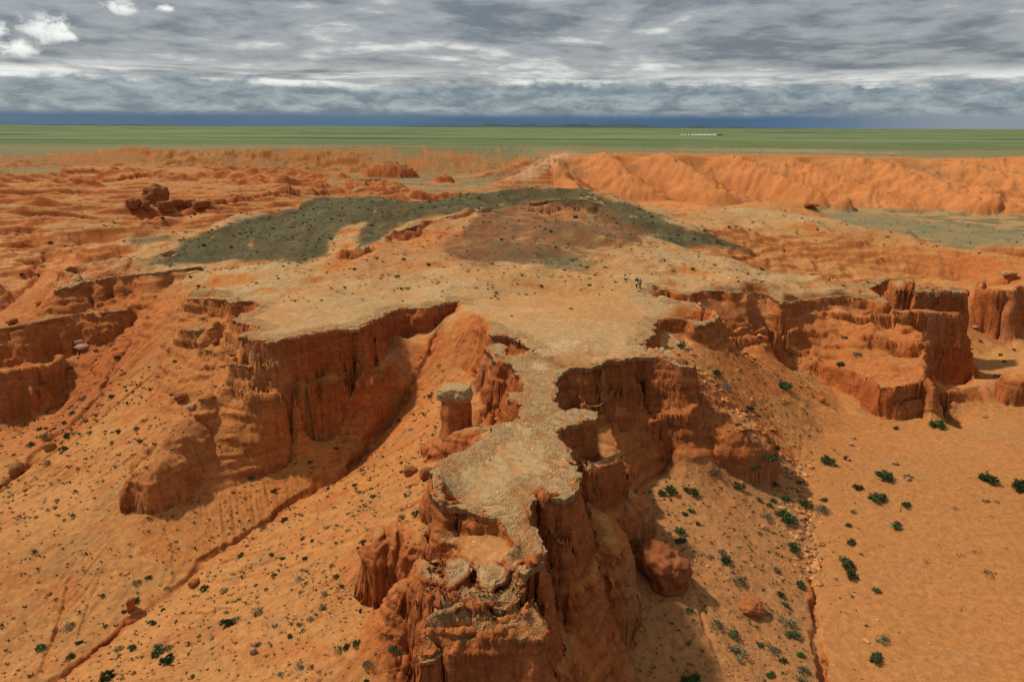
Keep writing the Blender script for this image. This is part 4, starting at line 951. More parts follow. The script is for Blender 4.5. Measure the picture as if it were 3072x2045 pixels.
for kind, mat in (('dark', M_DK), ('sage', M_SG), ('sparse', M_DRY)):
    for k in range(4):
        a = {'dark': (26, 34, .85, .8, .16), 'sage': (24, 22, .9, .6, .13), 'sparse': (10, 12, .95, .4, .13)}[kind]
        v, f, sv, sf = bush(hash(kind) % 7 * 0 + k * 17 + len(kind), *a)
        BUSH[kind, k] = (raw_mesh('foliage', v, f, [mat]), raw_mesh('stems', sv, sf, [M_STEM]))
SHR = """2483,1378,28,d 2538,1372,12,d 2652,1424,32,d 2724,1426,18,s 2572,1458,18,d 2967,1435,30,d 3067,1459,34,d 2635,1489,32,d 2720,1512,20,d 2465,1523,30,s 2416,1511,28,d 2473,1496,14,d 2560,1532,13,s 2688,1572,22,d 2545,1573,12,d 2552,1624,17,d 2538,1690,30,d 2556,1722,26,d 2629,1768,16,d 2972,1716,26,p 2930,1652,18,p 2880,1661,14,p 2956,1500,12,s 2991,1504,9,s 2865,1521,14,p 2977,1547,12,p 2650,1915,26,s 2630,1970,28,d 2780,1680,16,p 2640,1632,12,p 2982,1768,8,p 3008,1853,8,p 2599,1875,6,d 2382,1638,28,d 2401,1749,15,d
2015,1466,30,d 1986,1477,18,d 2080,1474,24,d 2059,1466,14,d 2143,1414,25,s 2215,1453,26,d 2265,1416,24,s 2039,1590,24,d 2042,1618,24,d 2069,1827,18,d 2152,1869,28,s 2215,1949,40,s 2201,1900,22,d 2279,1928,14,d 2322,1945,25,s 2357,1859,34,s 2378,1900,26,d 2069,2036,40,d 2413,2009,24,s 2409,2037,26,s 2357,1548,38,d 2326,1451,16,d 2359,1495,20,d 2320,1499,14,d 2306,1511,12,d 2298,1544,22,s 2275,1495,13,d 2176,1676,22,d 2166,1651,18,s 2131,1667,16,s 2220,1741,28,s 2331,1708,18,s 2403,1755,16,d 2341,1780,16,d 2355,1811,14,d 2308,1838,14,s 2277,1597,14,s 2094,1569,11,d 2074,1530,14,d 2055,1540,12,d 2310,2019,18,d 2403,1963,16,d 2349,1980,14,d
2308,1024,20,d 2043,1035,18,d 2151,1115,24,d 2178,1156,26,s 2354,1155,28,d 2249,1223,17,d 2233,1234,18,d 2308,1325,10,d 2332,1343,11,d 2308,1375,28,d 2809,1269,30,d 2687,1282,12,d 2530,1010,14,s 2570,1060,15,s 2520,1092,18,d 2886,1014,6,d 2941,1022,6,d 2912,1045,6,d 3000,1064,7,d 3042,1048,8,d 3012,1083,8,d 2989,1127,12,s
352,1072,12,d 211,1104,10,d 524,1083,8,d 249,1194,18,s 218,1215,10,s 220,1235,10,d 335,1188,12,d 308,1214,11,s 137,1304,20,s 120,1285,9,d 139,1284,8,d 200,1305,16,d 95,1331,13,d 356,1293,13,d 410,1284,11,d 422,1322,11,d 191,1345,16,d 139,1385,15,s 257,1262,8,d 193,1266,10,d 269,1296,13,s 671,1155,7,d 647,1159,7,d 603,1198,14,s
930,1385,11,d 938,1401,9,s 1010,1343,9,d 1031,1323,9,s 1265,1070,9,s 1249,1107,9,d 1290,1186,12,d 1317,1095,11,s 1197,1258,10,d 1300,1302,11,s 1099,1349,12,s 1203,1415,8,d 985,1463,10,d 1066,1453,12,d 1120,1488,13,d 820,1472,10,d 1081,1472,9,s 882,1422,9,s
105,1654,14,s 448,1552,12,s 446,1731,12,d 411,1799,13,d 372,1833,8,d 411,1743,16,s 457,1867,15,d 722,1663,14,d 613,1762,16,d 672,1768,18,s 500,1762,10,s 208,1875,20,s 123,1939,17,d 239,1926,12,d 214,1968,15,d 356,1942,16,s 397,1941,16,d 472,1950,28,d 500,1975,26,d 505,1940,22,s 323,2025,27,d 685,1865,26,d 714,1852,16,s 775,1828,24,s 401,2017,11,s 580,2025,10,d 769,1931,17,s 551,1741,8,s 308,1785,9,d 317,1875,8,d
1251,1538,22,d 1205,1545,14,s 1093,1625,20,d 1080,1643,13,d 1105,1587,9,s 854,1558,16,d 788,1581,15,s 1002,1520,10,s 980,1579,13,s 996,1692,14,s 908,1615,9,d 936,1620,9,d 1010,1626,10,s 816,1661,12,d 914,1673,12,d 850,1672,11,d 823,1723,13,d 897,1733,18,s 1009,1727,14,d 920,1747,11,s 903,1774,12,s 973,1775,14,s 969,1817,19,s 932,1852,16,s 900,1869,15,s 910,1887,12,s 825,1875,14,s 871,1905,12,d 1070,1926,20,d 1017,1945,22,s 1039,1939,14,d 1179,1943,18,d 1200,1951,18,d 1105,1984,24,s 899,1992,20,s 936,1996,14,s 959,2011,12,s 844,2017,14,s 1099,2042,12,d 768,1754,9,d 1025,1757,9,d 799,1766,9,d
1063,806,8,d 1211,777,8,d 1285,793,9,d 1391,682,7,d 1726,651,10,d 1652,693,8,d 1541,709,9,s 1504,718,8,d 1450,665,6,d 1667,741,6,d 1741,795,10,s 1815,799,9,s 1715,837,9,p 1768,854,8,d 1624,857,10,d 1567,826,7,d 1485,887,7,d 1713,924,10,s 1535,947,6,d 2019,811,10,s 1921,731,8,s 1767,667,6,d 2034,704,6,d 1400,752,5,d 1207,902,5,d 1328,872,5,d 1743,867,7,s 1837,869,6,s
487,654,9,d 585,643,7,d 613,634,6,d 248,653,6,d 311,674,6,s 613,735,9,d 695,741,8,d 721,700,6,d 821,685,6,d 995,656,7,d 152,728,9,d 130,759,8,d 126,798,11,s 65,824,9,d 114,828,7,d 511,798,6,d 571,830,6,d 595,858,8,d 926,902,8,s 211,753,6,s 170,816,6,s
2113,691,6,d 2389,695,6,s 2452,688,6,d 2144,795,8,s 2285,806,9,d 2078,805,9,d 2215,844,6,d 2230,870,7,d 2645,775,8,s 2598,724,6,s 2672,695,5,d 2237,937,8,s 2226,960,7,s 2280,991,8,s 2187,680,8,d 2448,719,5,s 2211,987,8,s"""
SPECIAL = {(2967,1435):'large dark green bush on the open sand near the right edge, not cut by it',(3067,1459):'dark green bush cut off by the right edge of the picture, on the sand',
 (2652,1424):'dark many-branched bush with a pale stone at its foot, on the sand',(2635,1489):'low spreading dark bush on the sand, right of the rubble band',(2538,1690):'upper half of the long slanting dark bush pair on the sand',(2556,1722):'lower half of the long slanting dark bush pair on the sand',
 (2630,1970):'dark green bush at the foot of the tall spindly plant near the bottom right',(2650,1915):'tall spindly grey-green plant rising above a dark bush near the bottom right',(2809,1269):'bright green bush on the sand below the low red cliff and square butte',
 (2688,1572):'small round bush growing behind the bleached branch on the sand',(2720,1512):'dark round bush beside a short pale twig on the sand',(2724,1426):'pale bush growing behind a single stone on the sand',
 (2357,1548):'large mixed green bush in the stony band along the right gully',(2382,1638):'bright green round bush at the edge of the rubble just left of the sand',(2354,1155):'dark green bush among stones on the slope above the sand bowl',
 (2215,1949):'large grey-green bush low on the right slope, near the bottom',(2069,2036):'dark bush at the bottom edge right of the headland',(2039,1590):'upper of two dark bushes touching, above the big round boulder',(2042,1618):'lower of two dark bushes touching, above the big round boulder',
 (323,2025):'dense dark green bush at the bottom edge left, beside the long gully',(472,1950):'left clump of the sprawling dark bush below the pale streak, lower left',(500,1975):'lower clump of the sprawling dark bush, lower left',(505,1940):'sparse upper clump of the sprawling dark bush, lower left',
 (1093,1625):'dark green bush against the left side of the fluted rock bulge',(1251,1538):'dark green bush just left of the headland slab, on the slope crest',(2151,1115):'dark bush near the top of the stony chute, right of the square overhang',
 (2308,1375):'dark green bush in the rubble right of the rounded buttress',(457,1867):'dark bush directly beside the long gully, below the standing block',(411,1799):'dark bush touching the standing red block on the left slope'}
def region_of(u, v):
    if v < 900 and u < 900: return 'on the slopes left of and on the dark hill', 'shrubs around the dark hill'
    if v < 900 and u < 2060: return 'on the plateau and hill front', 'shrubs on the plateau'
    if v < 1000: return 'on the ridges right of the plateau', 'shrubs on the right ridges'
    if u < 460 and v < 1400: return 'along the left-hand gully', 'shrubs along the left gully'
    if u < 1340 and v < 1500: return 'beside the channel below the big left cliff', 'shrubs below the big left cliff'
    if u < 620: return 'on the left slope above the long gully', 'shrubs on the lower left slope'
    if u < 1340: return 'on the slope between the long gully and the headland', 'shrubs left of the headland'
    if u < 2440 and v > 1400: return 'on the stony slope right of the headland', 'shrubs on the right stony slope'
    if v < 1400: return 'on the slopes and canyon floor at the right', 'shrubs on the right hillside'
    return 'on the open sand at the right', 'shrubs on the right sand'
nsh = 0; shr = []
for tok in SHR.split():
    u, v, r, k = tok.split(','); u, v, r = int(u), int(v), int(r)
    h = hit(u, v + r * .35)
    if h is None: continue
    x, y, z = h; dist = math.sqrt(x * x + y * y + (CAMZ - z) ** 2)
    rad = r / FPX * dist * .80
    kind = {'d': 'dark', 's': 'sage', 'p': 'sparse'}[k]
    fo, stm = BUSH[kind, nsh % 4]
    where, grp = region_of(u, v)
    size = 'tiny' if r < 8 else ('small' if r < 13 else ('medium' if r < 21 else 'large'))
    tone = {'dark': 'dark green', 'sage': 'grey-green', 'sparse': 'dry sparse'}[kind]
    lab = SPECIAL.get((u, v), '%s %s desert shrub %s' % (size, tone, where))
    o = link('shrub', fo, lab, 'shrub', grp)
    o.location = (x, y, z - .03); o.rotation_euler = (0, 0, rnd.uniform(0, 6.28)); o.scale = (rad, rad * rnd.uniform(.8, 1.1), rad * rnd.uniform(.85, 1.1))
    if r >= 13:
        s_ = bpy.data.objects.new('stems', stm); COL.objects.link(s_); s_.parent = o
    shr.append((x, y, rad)); nsh += 1
log('shrubs %d' % nsh)

# stones and tufts too many to count
def scatter(n, fn, rs):
    """n random points chosen evenly over the picture-facing land, kept with probability fn"""
    R = np.random.RandomState(rs)
    k = R.randint(0, NR * NT, n * 6); i, j = k // NT, k % NT
    x, y = SX[i, j], SY[i, j]
    p = fn(i, j)
    ok = R.uniform(size=len(k)) < p
    i, j = i[ok][:n], j[ok][:n]
    f = R.uniform(0, 1, len(i)); g = R.uniform(0, 1, len(i))
    lr_ = lr[i] + (f - .5) * DT; t_ = th[j] + (g - .5) * DT
    return np.exp(lr_) * np.sin(t_), np.exp(lr_) * np.cos(t_), i, j, R
def instances(name, base_v, base_f, x, y, z, s, rot, mat, sq=None, cols=None):
    bv = np.array(base_v, F32); bf = np.array(base_f, np.int32); n = len(x); m_ = len(bv)
    c, sn_ = np.cos(rot), np.sin(rot)
    X = (bv[None, :, 0] * c[:, None] - bv[None, :, 1] * sn_[:, None]) * s[:, None] + x[:, None]
    Y = (bv[None, :, 0] * sn_[:, None] + bv[None, :, 1] * c[:, None]) * s[:, None] + y[:, None]
    Zz = bv[None, :, 2] * s[:, None] * (sq[:, None] if sq is not None else 1) + z[:, None]
    co = np.stack([X, Y, Zz], -1).reshape(-1, 3)
    q = (bf[None] + (np.arange(n) * m_)[:, None, None]).reshape(-1, bf.shape[1])
    colr = np.repeat(cols, m_, 0) if cols is not None else None
    return np_mesh(name, co, q, mat, False, colr)
inview = (U > -200) & (U < 3270) & (V > 300) & (V < 2250)
n_lo = fbm2(SX / 6 + 40, SY / 6, 4); 
slopeL = (slb < .95) & (Z < -2.5) & (RR < 125)
inL = (U < 1350); inR = (U > 1880) & (U < 2440) & (V > 1000)
sand = (U > 2440) & (V > 1230)
visw = inview / (1 + 0 * RR)
def d_tuft(i, j):
    d = np.zeros(len(i))
    d += (slopeL & inL & (V > 1100))[i, j] * (.35 + 1.2 * np.clip(n_lo[i, j], 0, 1))
    d += (slopeL & inR)[i, j] * .6
    d += (sand & (U < 2620) & (V > 1350))[i, j] * .06
    d += (upl * (slb < .5))[i, j] * .2
    d += (hill > .5)[i, j] * .2
    d += ((RR > 230) & (RR < 860) & (slope < .35))[i, j] * .10
    return d * inview[i, j] * .9
x, y, i, j, R = scatter(12500, d_tuft, 11)
tv = []; tf = []; RB = random.Random(4)
for k in range(13):
    a = RB.uniform(0, 6.28); d = RB.uniform(0, .6); p = Vector((math.cos(a) * d, math.sin(a) * d, RB.uniform(.05, .5)))
    dr = Vector((RB.gauss(0, 1), RB.gauss(0, 1), abs(RB.gauss(.8, .5)))).normalized(); s_ = dr.cross(Vector((RB.gauss(0, 1), RB.gauss(0, 1), RB.gauss(0, 1)))).normalized()
    b = len(tv); tv += [p - s_ * .06, p + dr * .3 - s_ * .17, p + dr * .6, p + dr * .3 + s_ * .17]; tf.append((b, b + 1, b + 2, b + 3))
dist = np.hypot(x, y)
sz = np.exp(R.normal(math.log(.0027), .35, len(x))) * dist * np.where(dist > 130, .8, 1)
sz = np.clip(sz, .07, .9)
colr = np.array([.055, .085, .028]) + R.uniform(0, 1, (len(x), 1)) ** 2 * np.array([.09, .06, .04])
MAT_T = ground_mat('tuft_leaves', .0)
me = instances('grass', tv, tf, x, y, zat(x, y), sz, R.uniform(0, 6.28, len(x)), MAT_T, None, colr)
link('grass', me, 'small scattered tufts of grass and herbs dotting the slopes', 'grass', None, 'stuff')
def d_stone(i, j):
    d = np.zeros(len(i))
    global band
    band = np.exp(-((U - (2003 + (np.clip(V, 1050, 1400) - 1050) * 1.05)) / 45.) ** 2) * (V > 1040) * (V < 1420) + np.exp(-((U - 2390 - (V - 1400) * .15) / 50.) ** 2) * (V >= 1380) * (V < 1760)
    d += band[i, j] * 1.6 * (slb < 1)[i, j]
    d += (slopeL & inR)[i, j] * (.16 + .5 * np.clip(n_lo[i, j], 0, 1))
    d += (slopeL & inL & (V > 1250))[i, j] * (.12 + .25 * np.clip(n_lo[i, j], 0, 1))
    d += ((slb < 1.4) & (Z < -2) & (RR < 150))[i, j] * .05
    d += (sand)[i, j] * .012
    d += (upl * (slb < .5))[i, j] * .06
    d += (hl > .5)[i, j] * .8
    ch = region_chute[i, j] * 1.5
    return (d + ch) * inview[i, j] * .9
region_chute = region([(250,1010),(420,1000),(340,1180),(220,1310),(120,1340),(190,1170),(230,1060)], 3) * .35 + region([(1068,1140),(1082,1210),(1085,1298),(1010,1350),(980,1360),(1040,1290),(1055,1200)], 1) + region([(2080,870),(2110,880),(2150,930),(2200,990),(2150,960),(2090,910),(2060,885)], 1) * .7 + region([(2200,960),(2260,990),(2340,1040),(2380,1060),(2290,1030),(2220,990)], 1) * .7
x, y, i, j, R = scatter(19000, d_stone, 12)
ov_ = [(1, 0, 0), (0, .8, 0), (-.9, .1, 0), (0, -1, 0), (.1, .1, .75), (0, 0, -.6), (.7, .6, .2), (-.6, -.6, .3)]
of_ = [(0, 6, 4), (6, 1, 4), (1, 2, 4), (2, 7, 4), (7, 3, 4), (3, 0, 4), (6, 0, 5), (1, 6, 5), (2, 1, 5), (7, 2, 5), (3, 7, 5), (0, 3, 5)]
dist = np.hypot(x, y)
sz = np.clip(np.exp(R.normal(math.log(.0012), .5, len(x))) * dist * (1 + 1.6 * np.clip(band[i, j] + .7 * region_chute[i, j], 0, 1)), .03, .6)
onh = (hl > .5)[i, j]; sz = np.where(onh, sz * .8, sz)
base_ = np.where(onh[:, None], (TANG * .5 + TAN * .5)[None], C[i, j])
ck = base_ * (1.0 + R.uniform(-.1, .55, (len(x), 1))) * np.array([1, 1.06, 1.15])
me = instances('gravel', ov_, of_, x, y, zat(x, y) + sz * .1, sz, R.uniform(0, 6.28, len(x)), MAT_G, R.uniform(.5, 1.1, len(x)), np.clip(ck, 0, .75))
link('gravel', me, 'loose stones and gravel strewn over the slopes and chutes', 'gravel', None, 'stuff')
log('scatter')

# individual rocks
def rock_mesh(name, seed, rx, ry, rz, sub=4, amp=.22, flat=0.0, mat=None, foot=.35, boxy=0.0):
    bm = bmesh.new(); bmesh.ops.create_icosphere(bm, subdivisions=sub, radius=1)
    off = Vector((seed * 3.7, seed * 1.3, seed * .7))
    for vtx in bm.verts:
        p = vtx.co.copy()
        if boxy:
            m_ = max(abs(p.x), abs(p.y), abs(p.z)); p = p.lerp(p / m_ * .82, boxy)
        n = mnoise.fractal(p * 1.3 + off, .9, 2.1, 5) * amp + abs(mnoise.noise(p * 2.6 + off)) * amp * .5 + mnoise.noise(p * 7 + off) * amp * .18
        p *= 1 + n
        if p.z > flat > 0: p.z = flat + (p.z - flat) * .15
        if p.z < 0: p.x *= 1 + foot * -p.z * 0; 
        vtx.co = Vector((p.x * rx, p.y * ry, p.z * rz))
    me = bpy.data.meshes.new(name); bm.to_mesh(me); bm.free(); me.materials.append(mat or M_ROCK)
    me.polygons.foreach_set('use_smooth', [True] * len(me.polygons)); me.update()
    return me
def place(name, me, u, v, label, cat, group=None, sink=.3, rz=0., rh=1.0, tilt=(0, 0)):
    h = hit(u, v)
    o = link(name, me, label, cat, group); o.location = (h[0], h[1], h[2] + rh * (1 - sink)); o.rotation_euler = (tilt[0], tilt[1], rz); return o
def mpp(u, v):
    h = hit(u, v); return math.sqrt(h[0] ** 2 + h[1] ** 2 + (CAMZ - h[2]) ** 2) / FPX
k = mpp(1985, 1740)
place('boulder', rock_mesh('boulder', 2, 60 * k, 76 * k, 62 * k, 5, .24, mat=M_BOUL, boxy=.35), 1988, 1735, 'huge smooth round red boulder leaning against the foot of the headland', 'boulder', None, .45, .4, 66 * k)
k = mpp(2255, 1835)
place('boulder', rock_mesh('boulder', 5, 32 * k, 30 * k, 22 * k, 5, .2), 2255, 1832, 'small rounded orange boulder alone on the right stony slope', 'boulder', None, .45, 0, 22 * k)
k = mpp(395, 1835)
place('rock', rock_mesh('rock', 7, 10 * k, 12 * k, 24 * k, 4, .2, boxy=.5), 395, 1830, 'upright dark red block standing on the lower left slope beside a bush', 'rock', None, .3, .3, 22 * k, (.25, .1))
RL = [(1232,1420,20,14,'squat dark red rock left of the headland slab, left of its hollow neighbour'),(1279,1432,22,20,'hollowed dark red rock right beside the edge of the headland slab'),(54,1425,20,18,'dark rock lying in the gully at the left edge'),(151,1348,15,12,'brown block in the left gully below two bushes'),
 (647,1032,9,7,'single dark pyramid-shaped stone on the spur left of the plateau tip'),(35,968,16,7,'flat loaf-shaped rock on the ledge at the left edge'),(576,1226,13,9,'pale knobbly rock above the red spur'),(545,1200,18,12,'broken dark red rocks above the red spur'),(582,1755,16,10,'red lump lodged beside the long gully'),
 (247,1046,18,7,'stack of pale slabs on the debris slope, lower of two'),(240,1034,14,6,'pale slab topmost on the debris slope, upper of two'),(2465,1204,10,8,'small reddish rock on the slope below the low cliff'),(2684,1392,8,6,'pale round stone on the sand right of the big dark bush'),(2725,1440,7,5,'pale stone in front of a thin bush on the sand'),(2642,1440,7,5,'pale stone at the foot of the dark many-branched bush'),(2552,1335,7,5,'pale pebble-like stone on the sand edge'),(2545,1150+230,6,4,'little pale stone above the sand between two bushes'),
 (1365,1810,9,8,'round pebble stone on the shelf below the left knob'),(1290,1905,12,16,'knobbly rock on the lowest headland ledge, left end'),(1325,1900,10,12,'knobbly rock on the lowest headland ledge, second from its left end'),(1500,1895,18,12,'crusty rock lump over the notch of the lowest headland ledge'),(1575,1845,14,10,'crusty rock lump on the right of the lowest headland ledge'),
 (760,1960,9,12,'pale upright stone under a thin bush near the bottom'),(1355,1785,0,0,''),(2235,1060,8,5,'pale stone on the right hillside chute'),(2240,1100,0,0,''),(2925,985,9,4,'pale flat stone at the foot of the right-hand wall'),(2560,1315,6,4,'pale stone near the low cliff foot')]
for n_, (u, v, a, b, lab) in enumerate(RL):
    if not a: continue
    k = mpp(u, v)
    pale = 'pale' in lab
    place('rock' if a > 8 else 'stone', rock_mesh('rock', 10 + n_, a * k, a * .8 * k, b * k, 3, .28, mat=M_STONE if pale else (M_DROCK if 'dark' in lab else M_ROCK), boxy=.35), u, v, lab, 'rock', None, .35, n_, b * k)
# far outcrop on the left
OUT = [(470,620,33,34,'tall dark craggy outcrop standing in the left badlands'),(500,634,22,20,'dark flat-topped rock in front of the tall craggy outcrop'),(402,622,22,14,'low dark rock left of the tall craggy outcrop'),(440,626,12,14,'small dark rock between the tall outcrop and the low one on its left'),(532,616,16,12,'small dark rock right of the flat-topped rock'),(566,622,20,16,'rounded dark rock, second right of the flat-topped rock'),(603,622,24,12,'long low dark rock at the end of the left outcrop row')]
for n_, (u, v, a, b, lab) in enumerate(OUT):
    k = mpp(u, v)
    place('rock_outcrop', rock_mesh('rock_outcrop', 40 + n_, a * k, a * .7 * k, b * k, 4, .35, flat=.55 if 'flat' in lab else 0, mat=M_DROCK, boxy=.4), u, v, lab, 'rock outcrop', 'dark outcrops in the left badlands', .45, n_ * .7, b * k)
k = mpp(2432, 622)
place('rock_slab', rock_mesh('rock_slab', 61, 22 * k, 14 * k, 4 * k, 4, .25, mat=M_DROCK, boxy=.4), 2432, 622, 'flat dark slab jutting from the crest of the far right ridge', 'rock slab', None, .1, .2, 6 * k)

# capped pillars
def pillar(base, top_z, r0, r1, cap_r, cap_h, lab, seed, tilt=0.0):
    e = bpy.data.objects.new('rock_pillar', None); COL.objects.link(e); e.location = base; tag(e, lab, 'rock pillar')
    H = top_z - base[2]; vs = []; fs = []; NA, NZ_ = 56, 46
    for a in range(NZ_ + 1):
        t = a / NZ_; r = r0 + (r1 - r0) * t ** .7
        r *= 1 + .06 * math.sin(t * 9 + seed)
        for b in range(NA):
            g = b / NA * 2 * math.pi; p = Vector((math.cos(g), math.sin(g), t * H * .25 + seed))
            rr_ = r * (1 + .26 * mnoise.noise(Vector((p.x * 1.3, p.y * 1.3, p.z * .25 + 3))) + .16 * mnoise.noise(Vector((p.x * 3.5, p.y * 3.5, p.z * .4))) + .07 * mnoise.noise(Vector((p.x * 8, p.y * 8, p.z * 2))) - .12 * max(0, 1 - abs(mnoise.noise(Vector((p.x * 2.2, p.y * 2.2, p.z * .2 + 9)))) * 12))
            vs.append((math.cos(g) * rr_ + tilt * t, math.sin(g) * rr_, t * H - .4 * (1 - t)))
    for a in range(NZ_):
        for b in range(NA):
            b2 = (b + 1) % NA; fs.append((a * NA + b, a * NA + b2, (a + 1) * NA + b2, (a + 1) * NA + b))
    fs.append(tuple(NZ_ * NA + b for b in range(NA)))
    c = bpy.data.objects.new('column', raw_mesh('column', vs, fs, [M_ROCK], True)); COL.objects.link(c); c.parent = e
    me = rock_mesh('cap', seed + 3, cap_r, cap_r * .8, cap_h, 5, .2, flat=.6, mat=M_GCAP, boxy=.2)
    q = bpy.data.objects.new('cap', me); COL.objects.link(q); q.parent = e; q.location = (tilt, 0, H + cap_h * .25); q.rotation_euler = (0, 0, -.25)
    return e
x_, y_, _ = PT((1372, None, -5, 71.5))
pillar((x_, y_, zat(x_, y_) - .1), -1.9, 1.9, 1.35, 1.8, 1.2, 'red rock pillar with an overhanging gravel cap, left of the headland neck', 2, -.1)
h = hit(3022, 846); pillar((h[0], h[1], h[2] - .2), h[2] + 1.9, 1.6, .7, 1.5, .55, 'little banded hoodoo with a dark cap on the wall at the right edge', 6)
x_, y_, _ = PT((1488, None, -3, 79.2))
x_, y_, _z = PT((1490, 1048, -.6))
# bleached branches on the sand
def branch(pts, r, lab):
    vs = []; fs = []; NA = 6
    P_ = [hit(u, v) for u, v in pts]
    o0 = Vector(P_[0])
    for n_, p in enumerate(P_):
        w_ = r * (1 - .75 * n_ / (len(P_) - 1))
        for k in range(NA):
            a = k / NA * 6.283; vs.append((p[0] - o0.x + math.cos(a) * w_ * .5, p[1] - o0.y + math.cos(a) * w_, p[2] - o0.z + w_ * .8 + math.sin(a) * w_))
    for n_ in range(len(P_) - 1):
        for k in range(NA):
            k2 = (k + 1) % NA; fs.append((n_ * NA + k, n_ * NA + k2, (n_ + 1) * NA + k2, (n_ + 1) * NA + k))
    o = link('dead_branch', raw_mesh('dead_branch', vs, fs, [M_WOOD], True), lab, 'dead branch'); o.location = o0
branch([(2654, 1571), (2670, 1577), (2684, 1583), (2700, 1583), (2722, 1590)], .11, 'long bleached dead branch lying on the sand in front of a small bush')
branch([(2699, 1536), (2702, 1524), (2707, 1514)], .09, 'short bleached twig on the sand beside a dark round bush')

# ------------------------------------------------------------------ felt tents on the plain
M_FELT = simple_mat('white_felt', (.80, .79, .74), .9, .05); M_DOOR = simple_mat('painted_door', (.30, .09, .04), .6, .1)
M_BR = simple_mat('brown_timber', (.12, .07, .045), .9, .2); M_TIN = simple_mat('tin_roof', (.16, .12, .10), .6, .2)
def tent(x, y, lab, s=1.0):
    e = bpy.data.objects.new('felt_tent', None); COL.objects.link(e); e.location = (x, y, 0.2); e.scale = (s, s, s); tag(e, lab, 'tent', 'white felt tents of the camp')
    N = 20
    def ring(r, z): return [(math.cos(k / N * 6.2832) * r, math.sin(k / N * 6.2832) * r, z) for k in range(N)]
    v = ring(3.6, -.5) + ring(3.6, 2.1); f = [(k, (k + 1) % N, N + (k + 1) % N, N + k) for k in range(N)]
    w_ = bpy.data.objects.new('wall', raw_mesh('wall', v, f, [M_FELT])); COL.objects.link(w_); w_.parent = e
    v = ring(3.8, 2.05) + ring(2.2, 3.1) + ring(.7, 3.6) + ring(.6, 3.8) + [(0, 0, 3.82)]
    f = [(q * N + k, q * N + (k + 1) % N, (q + 1) * N + (k + 1) % N, (q + 1) * N + k) for q in range(3) for k in range(N)] + [(3 * N + k, 3 * N + (k + 1) % N, 4 * N) for k in range(N)]
    r_ = bpy.data.objects.new('roof', raw_mesh('roof', v, f, [M_FELT])); COL.objects.link(r_); r_.parent = e
    v = [(-.5, -3.75, 0), (.5, -3.75, 0), (.5, -3.75, 1.8), (-.5, -3.75, 1.8), (-.5, -3.5, 0), (.5, -3.5, 0), (.5, -3.5, 1.8), (-.5, -3.5, 1.8)]
    f = [(0, 1, 2, 3), (1, 5, 6, 2), (4, 0, 3, 7), (3, 2, 6, 7)]
    d_ = bpy.data.objects.new('door', raw_mesh('door', v, f, [M_DOOR])); COL.objects.link(d_); d_.parent = e
for n_, u in enumerate((2046, 2056, 2067, 2077, 2083, 2089, 2094, 2099, 2104, 2109, 2114, 2118, 2123, 2128, 2133, 2138, 2143, 2147)):
    px, py, _ = PT((u, 406.5 + (n_ % 3 - 1) * .25 * (n_ > 3), 0))
    lab = ('white felt tent standing apart, leftmost of the camp', 'white felt tent standing apart, second from the left of the camp', 'white felt tent standing apart, third from the left of the camp')[n_] if n_ < 3 else 'white felt tent in the close row of the distant camp'
    tent(px, py, lab, 1.05)
for n_, (u, w_, lab) in enumerate(((2158, 7, 'low brown building just right of the white tents'), (2164, 5, 'small dark shed at the right end of the tent camp'))):
    px, py, _ = PT((u, 407, 0)); e = bpy.data.objects.new('building', None); COL.objects.link(e); e.location = (px, py, 0); tag(e, lab, 'building')
    v = [(-w_, -3, 0), (w_, -3, 0), (w_, 3, 0), (-w_, 3, 0), (-w_, -3, 2.8), (w_, -3, 2.8), (w_, 3, 2.8), (-w_, 3, 2.8)]
    a = bpy.data.objects.new('wall', raw_mesh('wall', v, [(0, 1, 5, 4), (1, 2, 6, 5), (2, 3, 7, 6), (3, 0, 4, 7)], [M_BR])); COL.objects.link(a); a.parent = e
    v = [(-w_ - .4, -3.5, 2.8), (w_ + .4, -3.5, 2.8), (w_ + .4, 3.5, 2.8), (-w_ - .4, 3.5, 2.8), (-w_ - .4, 0, 4.4), (w_ + .4, 0, 4.4)]
    a = bpy.data.objects.new('roof', raw_mesh('roof', v, [(0, 1, 5, 4), (2, 3, 4, 5), (1, 2, 5), (3, 0, 4)], [M_TIN])); COL.objects.link(a); a.parent = e

# ------------------------------------------------------------------ far mountains
MAT_MT = simple_mat('mountain_slope', (.05, .075, .07), .95, .3, .0004)
def range_mesh(y0, u0, u1, hpx, seed, n=260, m_=24):
    v = []; f = []
    for a in range(n + 1):
        t = a / n; u = u0 + (u1 - u0) * t
        env = min(1, t * 5, (1 - t) * 2.2)
        hh = hpx / FPX * y0 * env * (.62 + .55 * mnoise.fractal(Vector((t * 9, seed, 0)), 1, 2.1, 5) + .15)
        for b in range(m_ + 1):
            q = b / m_; yy = y0 * (1 + .16 * (q - .5))
            prof = max(0, 1 - abs(q - .45) * 2.2) ** 1.1
            z_ = hh * prof * (1 + .5 * mnoise.noise(Vector((t * 40, q * 4, seed)))) - 20
            v.append(((u - 1536) / FPX * y0 / .96 * (yy / y0), yy, z_))
    for a in range(n):
        for b in range(m_):
            k = a * (m_ + 1) + b; f.append((k, k + 1 + m_, k + 2 + m_, k + 1))
    return raw_mesh('hills', v, f, [MAT_MT], True)
link('hills', range_mesh(42000, 1150, 2420, 11, 3.3), kind='structure')
link('hills', range_mesh(36000, -500, 1400, 5, 7.7), kind='structure')

